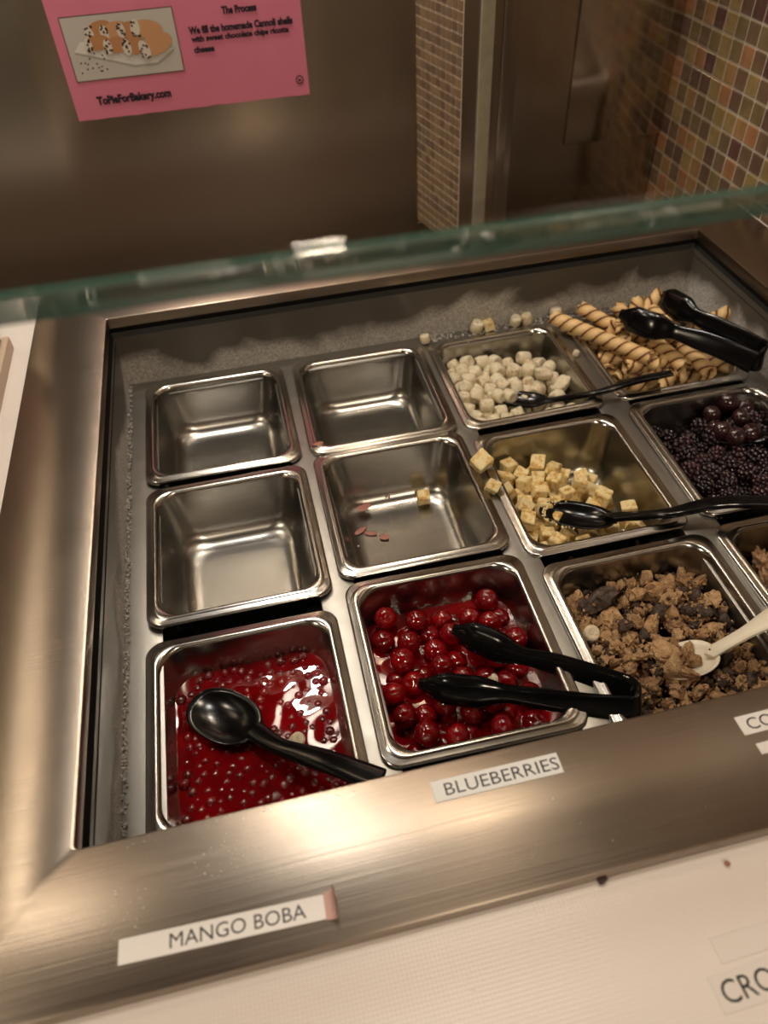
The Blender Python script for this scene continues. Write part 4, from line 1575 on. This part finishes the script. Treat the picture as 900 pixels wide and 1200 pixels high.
def sign_text(body, x0, y0, x1, y1, hgt, bold=0.055):
    a_ = sl(x0, y0)
    b_ = sl(x1, y1)
    tm = text_me(body, width=b_.x - a_.x, height=hgt, bold=bold)
    link('lettering', tm, M_inkb, sign, loc=(a_.x, (a_.y + b_.y) / 2, ZP + 0.0002))


k_ = abs(sl(260, 17).y - sl(260, 9).y)
sign_text('The Process', 260, 16, 301, 13, 0.0085)
sign_text('We fill the homemade Cannoli shells', 222, 41, 343, 27, 0.0085)
sign_text('with sweet chocolate chips ricotta', 225, 52, 339, 39, 0.0085)
sign_text('cheese', 228, 62, 252, 60, 0.0075)
sign_text('ToPieForBakery.com', 116, 126, 202, 116, 0.0130)
c = sl(351, 93)
ring = []
for k in range(20):
    a_ = 2 * PI * k / 20
    ring.append((c.x + 0.0052 * math.cos(a_), c.y + 0.0052 * math.sin(a_)))
flat('emblem', ring, M_inkb, ZP + 0.0002)
flat('emblem_centre', [(c.x + (x - c.x) * 0.72, c.y + (y - c.y) * 0.72) for x, y in ring], M_pink, ZP + 0.0003)
flat('emblem_mark', [(c.x - 0.0015, c.y - 0.002), (c.x + 0.0015, c.y - 0.002), (c.x + 0.0022, c.y + 0.0018), (c.x, c.y + 0.0004), (c.x - 0.0022, c.y + 0.0018)], M_inkb, ZP + 0.0004)

# ------------------------------------------------------------------ sneeze guard
M_glass = bpy.data.materials.new('guard_glass')
M_glass.use_nodes = True
nt = M_glass.node_tree
nt.nodes.clear()
out = nt.nodes.new('ShaderNodeOutputMaterial')
mx = nt.nodes.new('ShaderNodeMixShader')
tr = nt.nodes.new('ShaderNodeBsdfTransparent')
tr.inputs[0].default_value = (0.965, 0.965, 0.95, 1)
gl = nt.nodes.new('ShaderNodeBsdfGlossy')
gl.inputs['Roughness'].default_value = 0.01
mx.inputs[0].default_value = 0.035
nt.links.new(tr.outputs[0], mx.inputs[1])
nt.links.new(gl.outputs[0], mx.inputs[2])
nt.links.new(mx.outputs[0], out.inputs['Surface'])
M_edge = mat('green_glass_edge', (0.075, 0.20, 0.165), 0.05, spec=0.9, Coat_Weight=1.0, Coat_Roughness=0.02, Coat_IOR=2.0)
for M_, fac in ((M_edge, 0.30),):
    mx = N(M_, 'ShaderNodeMixShader')
    tb = N(M_, 'ShaderNodeBsdfTransparent')
    mx.inputs[0].default_value = fac
    L(M_, M_.node_tree.nodes['Principled BSDF'].outputs[0], mx.inputs[1])
    L(M_, tb.outputs[0], mx.inputs[2])
    L(M_, mx.outputs[0], M_.node_tree.nodes['Material Output'].inputs['Surface'])
ge = CAM + ray(450, 286) * 0.25           # upper arris of the polished edge
d_ = ge - CAM
th = math.radians(46.0)
gd = Vector((0, math.cos(th), math.sin(th)))   # up the pane
gn = Vector((0, -math.sin(th), math.cos(th)))  # upper face
GT, GL, AB = 0.016, 0.34, 0.0078
GX0, GX1 = -0.75, WX - 0.0005
skew = -0.012                                  # the edge runs slightly towards the customer at the tiled end


def gp(x, u, t_):
    p = ge + gd * u - gn * t_
    dx = x - ge.x
    return Vector((x, p.y + skew * dx, p.z + 0.0 * dx))


def gslab(name, u0, u1, t0, t1):
    v = [gp(x, u, t_) for x in (GX0, GX1) for u, t_ in ((u0, t0), (u1, t0), (u1, t1), (u0, t1))]
    f = [(0, 1, 2, 3), (7, 6, 5, 4), (0, 4, 5, 1), (1, 5, 6, 2), (2, 6, 7, 3), (3, 7, 4, 0)]
    me = mesh(name, v, f, False)
    bm = bmesh.new()
    bm.from_mesh(me)
    bmesh.ops.recalc_face_normals(bm, faces=list(bm.faces))
    bm.to_mesh(me)
    bm.free()
    return me


base = gp(GX1, 0, GT)
guard = thing('sneeze_guard', 'slanted clear glass sneeze guard with a thick polished edge over the pans', 'sneeze guard', base)
inv = Matrix.Translation(-base)
me = gslab('pane', 0.0021, GL, 0.0, GT)
me.transform(inv)
link('pane', me, M_glass, guard)
# polished nose: flat lower facet that looks down at the counter, rounded shoulder above it
fd = Vector((0, 0.463, -0.887))                # down the facet
prof_ = [ge + gd * 0.002, ge + gd * 0.002 - gn * GT]
low = ge + fd * 0.0150
nose = [ge + gd * 0.002 + gn * 0.0]
for k in range(7):
    a_ = k / 6
    nose.append(ge.lerp(ge + fd * 0.003, a_) - Vector((0, 0.0035 * math.sin(a_ * PI), 0)) * 0.4 + gd * 0.002 * (1 - a_))
nose += [low, ge + gd * 0.002 - gn * GT]
rings = []
for x in (GX0, GX1):
    rings.append([Vector((x, p.y + skew * (x - ge.x), p.z)) for p in nose])
me = loft('polished_edge', rings, True, True, 0.5)
me.transform(inv)
link('polished_edge', me, M_edge, guard, 'green polished glass edge')
# polished shoulder on the upper face behind the nose
n_ = 9
rings = []
for x in (GX0, GX1):
    ring = []
    for k in range(n_):
        q = k / (n_ - 1)
        p = ge + gd * (0.0022 + AB * q) + gn * (0.0002 + 0.0006 * math.sin(PI * q) ** 0.7)
        ring.append(Vector((x, p.y + skew * (x - ge.x), p.z)))
    rings.append(ring)
me = loft('edge_bead', rings, True, True, 0.9)
me.transform(inv)
link('edge_bead', me, M_glass, guard)

# ------------------------------------------------------------------ ceiling downlights
M_can = mat('lamp_trim', (0.75, 0.72, 0.68), 0.4)
M_em = {}
for i, (x, y, wt, rad, colr, lname) in enumerate(LAMPS):
    t = thing('ceiling_lamp', 'round recessed ceiling downlight', 'lamp', (x, y, CEIL), group='recessed ceiling downlights')
    n = 24
    rings = [[(q * math.cos(2 * PI * k / n), q * math.sin(2 * PI * k / n), z) for k in range(n)] for q, z in
             ((rad + 0.022, 0.0), (rad + 0.020, -0.006), (rad + 0.003, -0.008), (rad + 0.001, -0.002), (rad + 0.001, 0.0))]
    link('trim_ring', loft('trim_ring', rings), M_can, t)
    ld = bpy.data.lights.new(lname, 'AREA')
    ld.shape = 'DISK'
    ld.size = rad * 2
    ld.energy = wt
    ld.color = colr
    lo = bpy.data.objects.new(lname, ld)
    COL.objects.link(lo)
    lo.parent = t
    lo.location = (0, 0, -0.004)


# ------------------------------------------------------------------ added unseen rail for the lamp mirrored in the boba
rail = link('added_lamp_rail', box_me('added_lamp_rail', -0.75, 0.78, WY - 0.045, WY - 0.001, 0.955, 0.985, 0.004), M_can, None,
            'slim metal lamp rail fixed high on the steel wall', 'rail')
for x, wt, lname in SPOTS:
    t = thing('spot_lamp', 'small spot lamp hanging from the wall rail', 'lamp', (x, WY - 0.085, 0.93), (0.45, 0, 0))
    n = 20
    rings = [[(q * math.cos(2 * PI * k / n), q * math.sin(2 * PI * k / n), z) for k in range(n)] for q, z in
             ((0.008, 0.062), (0.026, 0.055), (0.040, 0.03), (0.050, 0.0), (0.046, 0.0), (0.036, 0.028))]
    link('lamp_head', loft('lamp_head', rings, True, False), M_can, t)
    link('bracket', box_me('bracket', -0.004, 0.004, 0.0, 0.05, 0.045, 0.055), M_can, t)
    ld = bpy.data.lights.new(lname, 'AREA')
    ld.shape = 'DISK'
    ld.size = 0.084
    ld.energy = wt
    ld.color = (1.0, 0.90, 0.76)
    lo = bpy.data.objects.new(lname, ld)
    COL.objects.link(lo)
    lo.parent = t
    lo.location = (0, 0, 0.004)
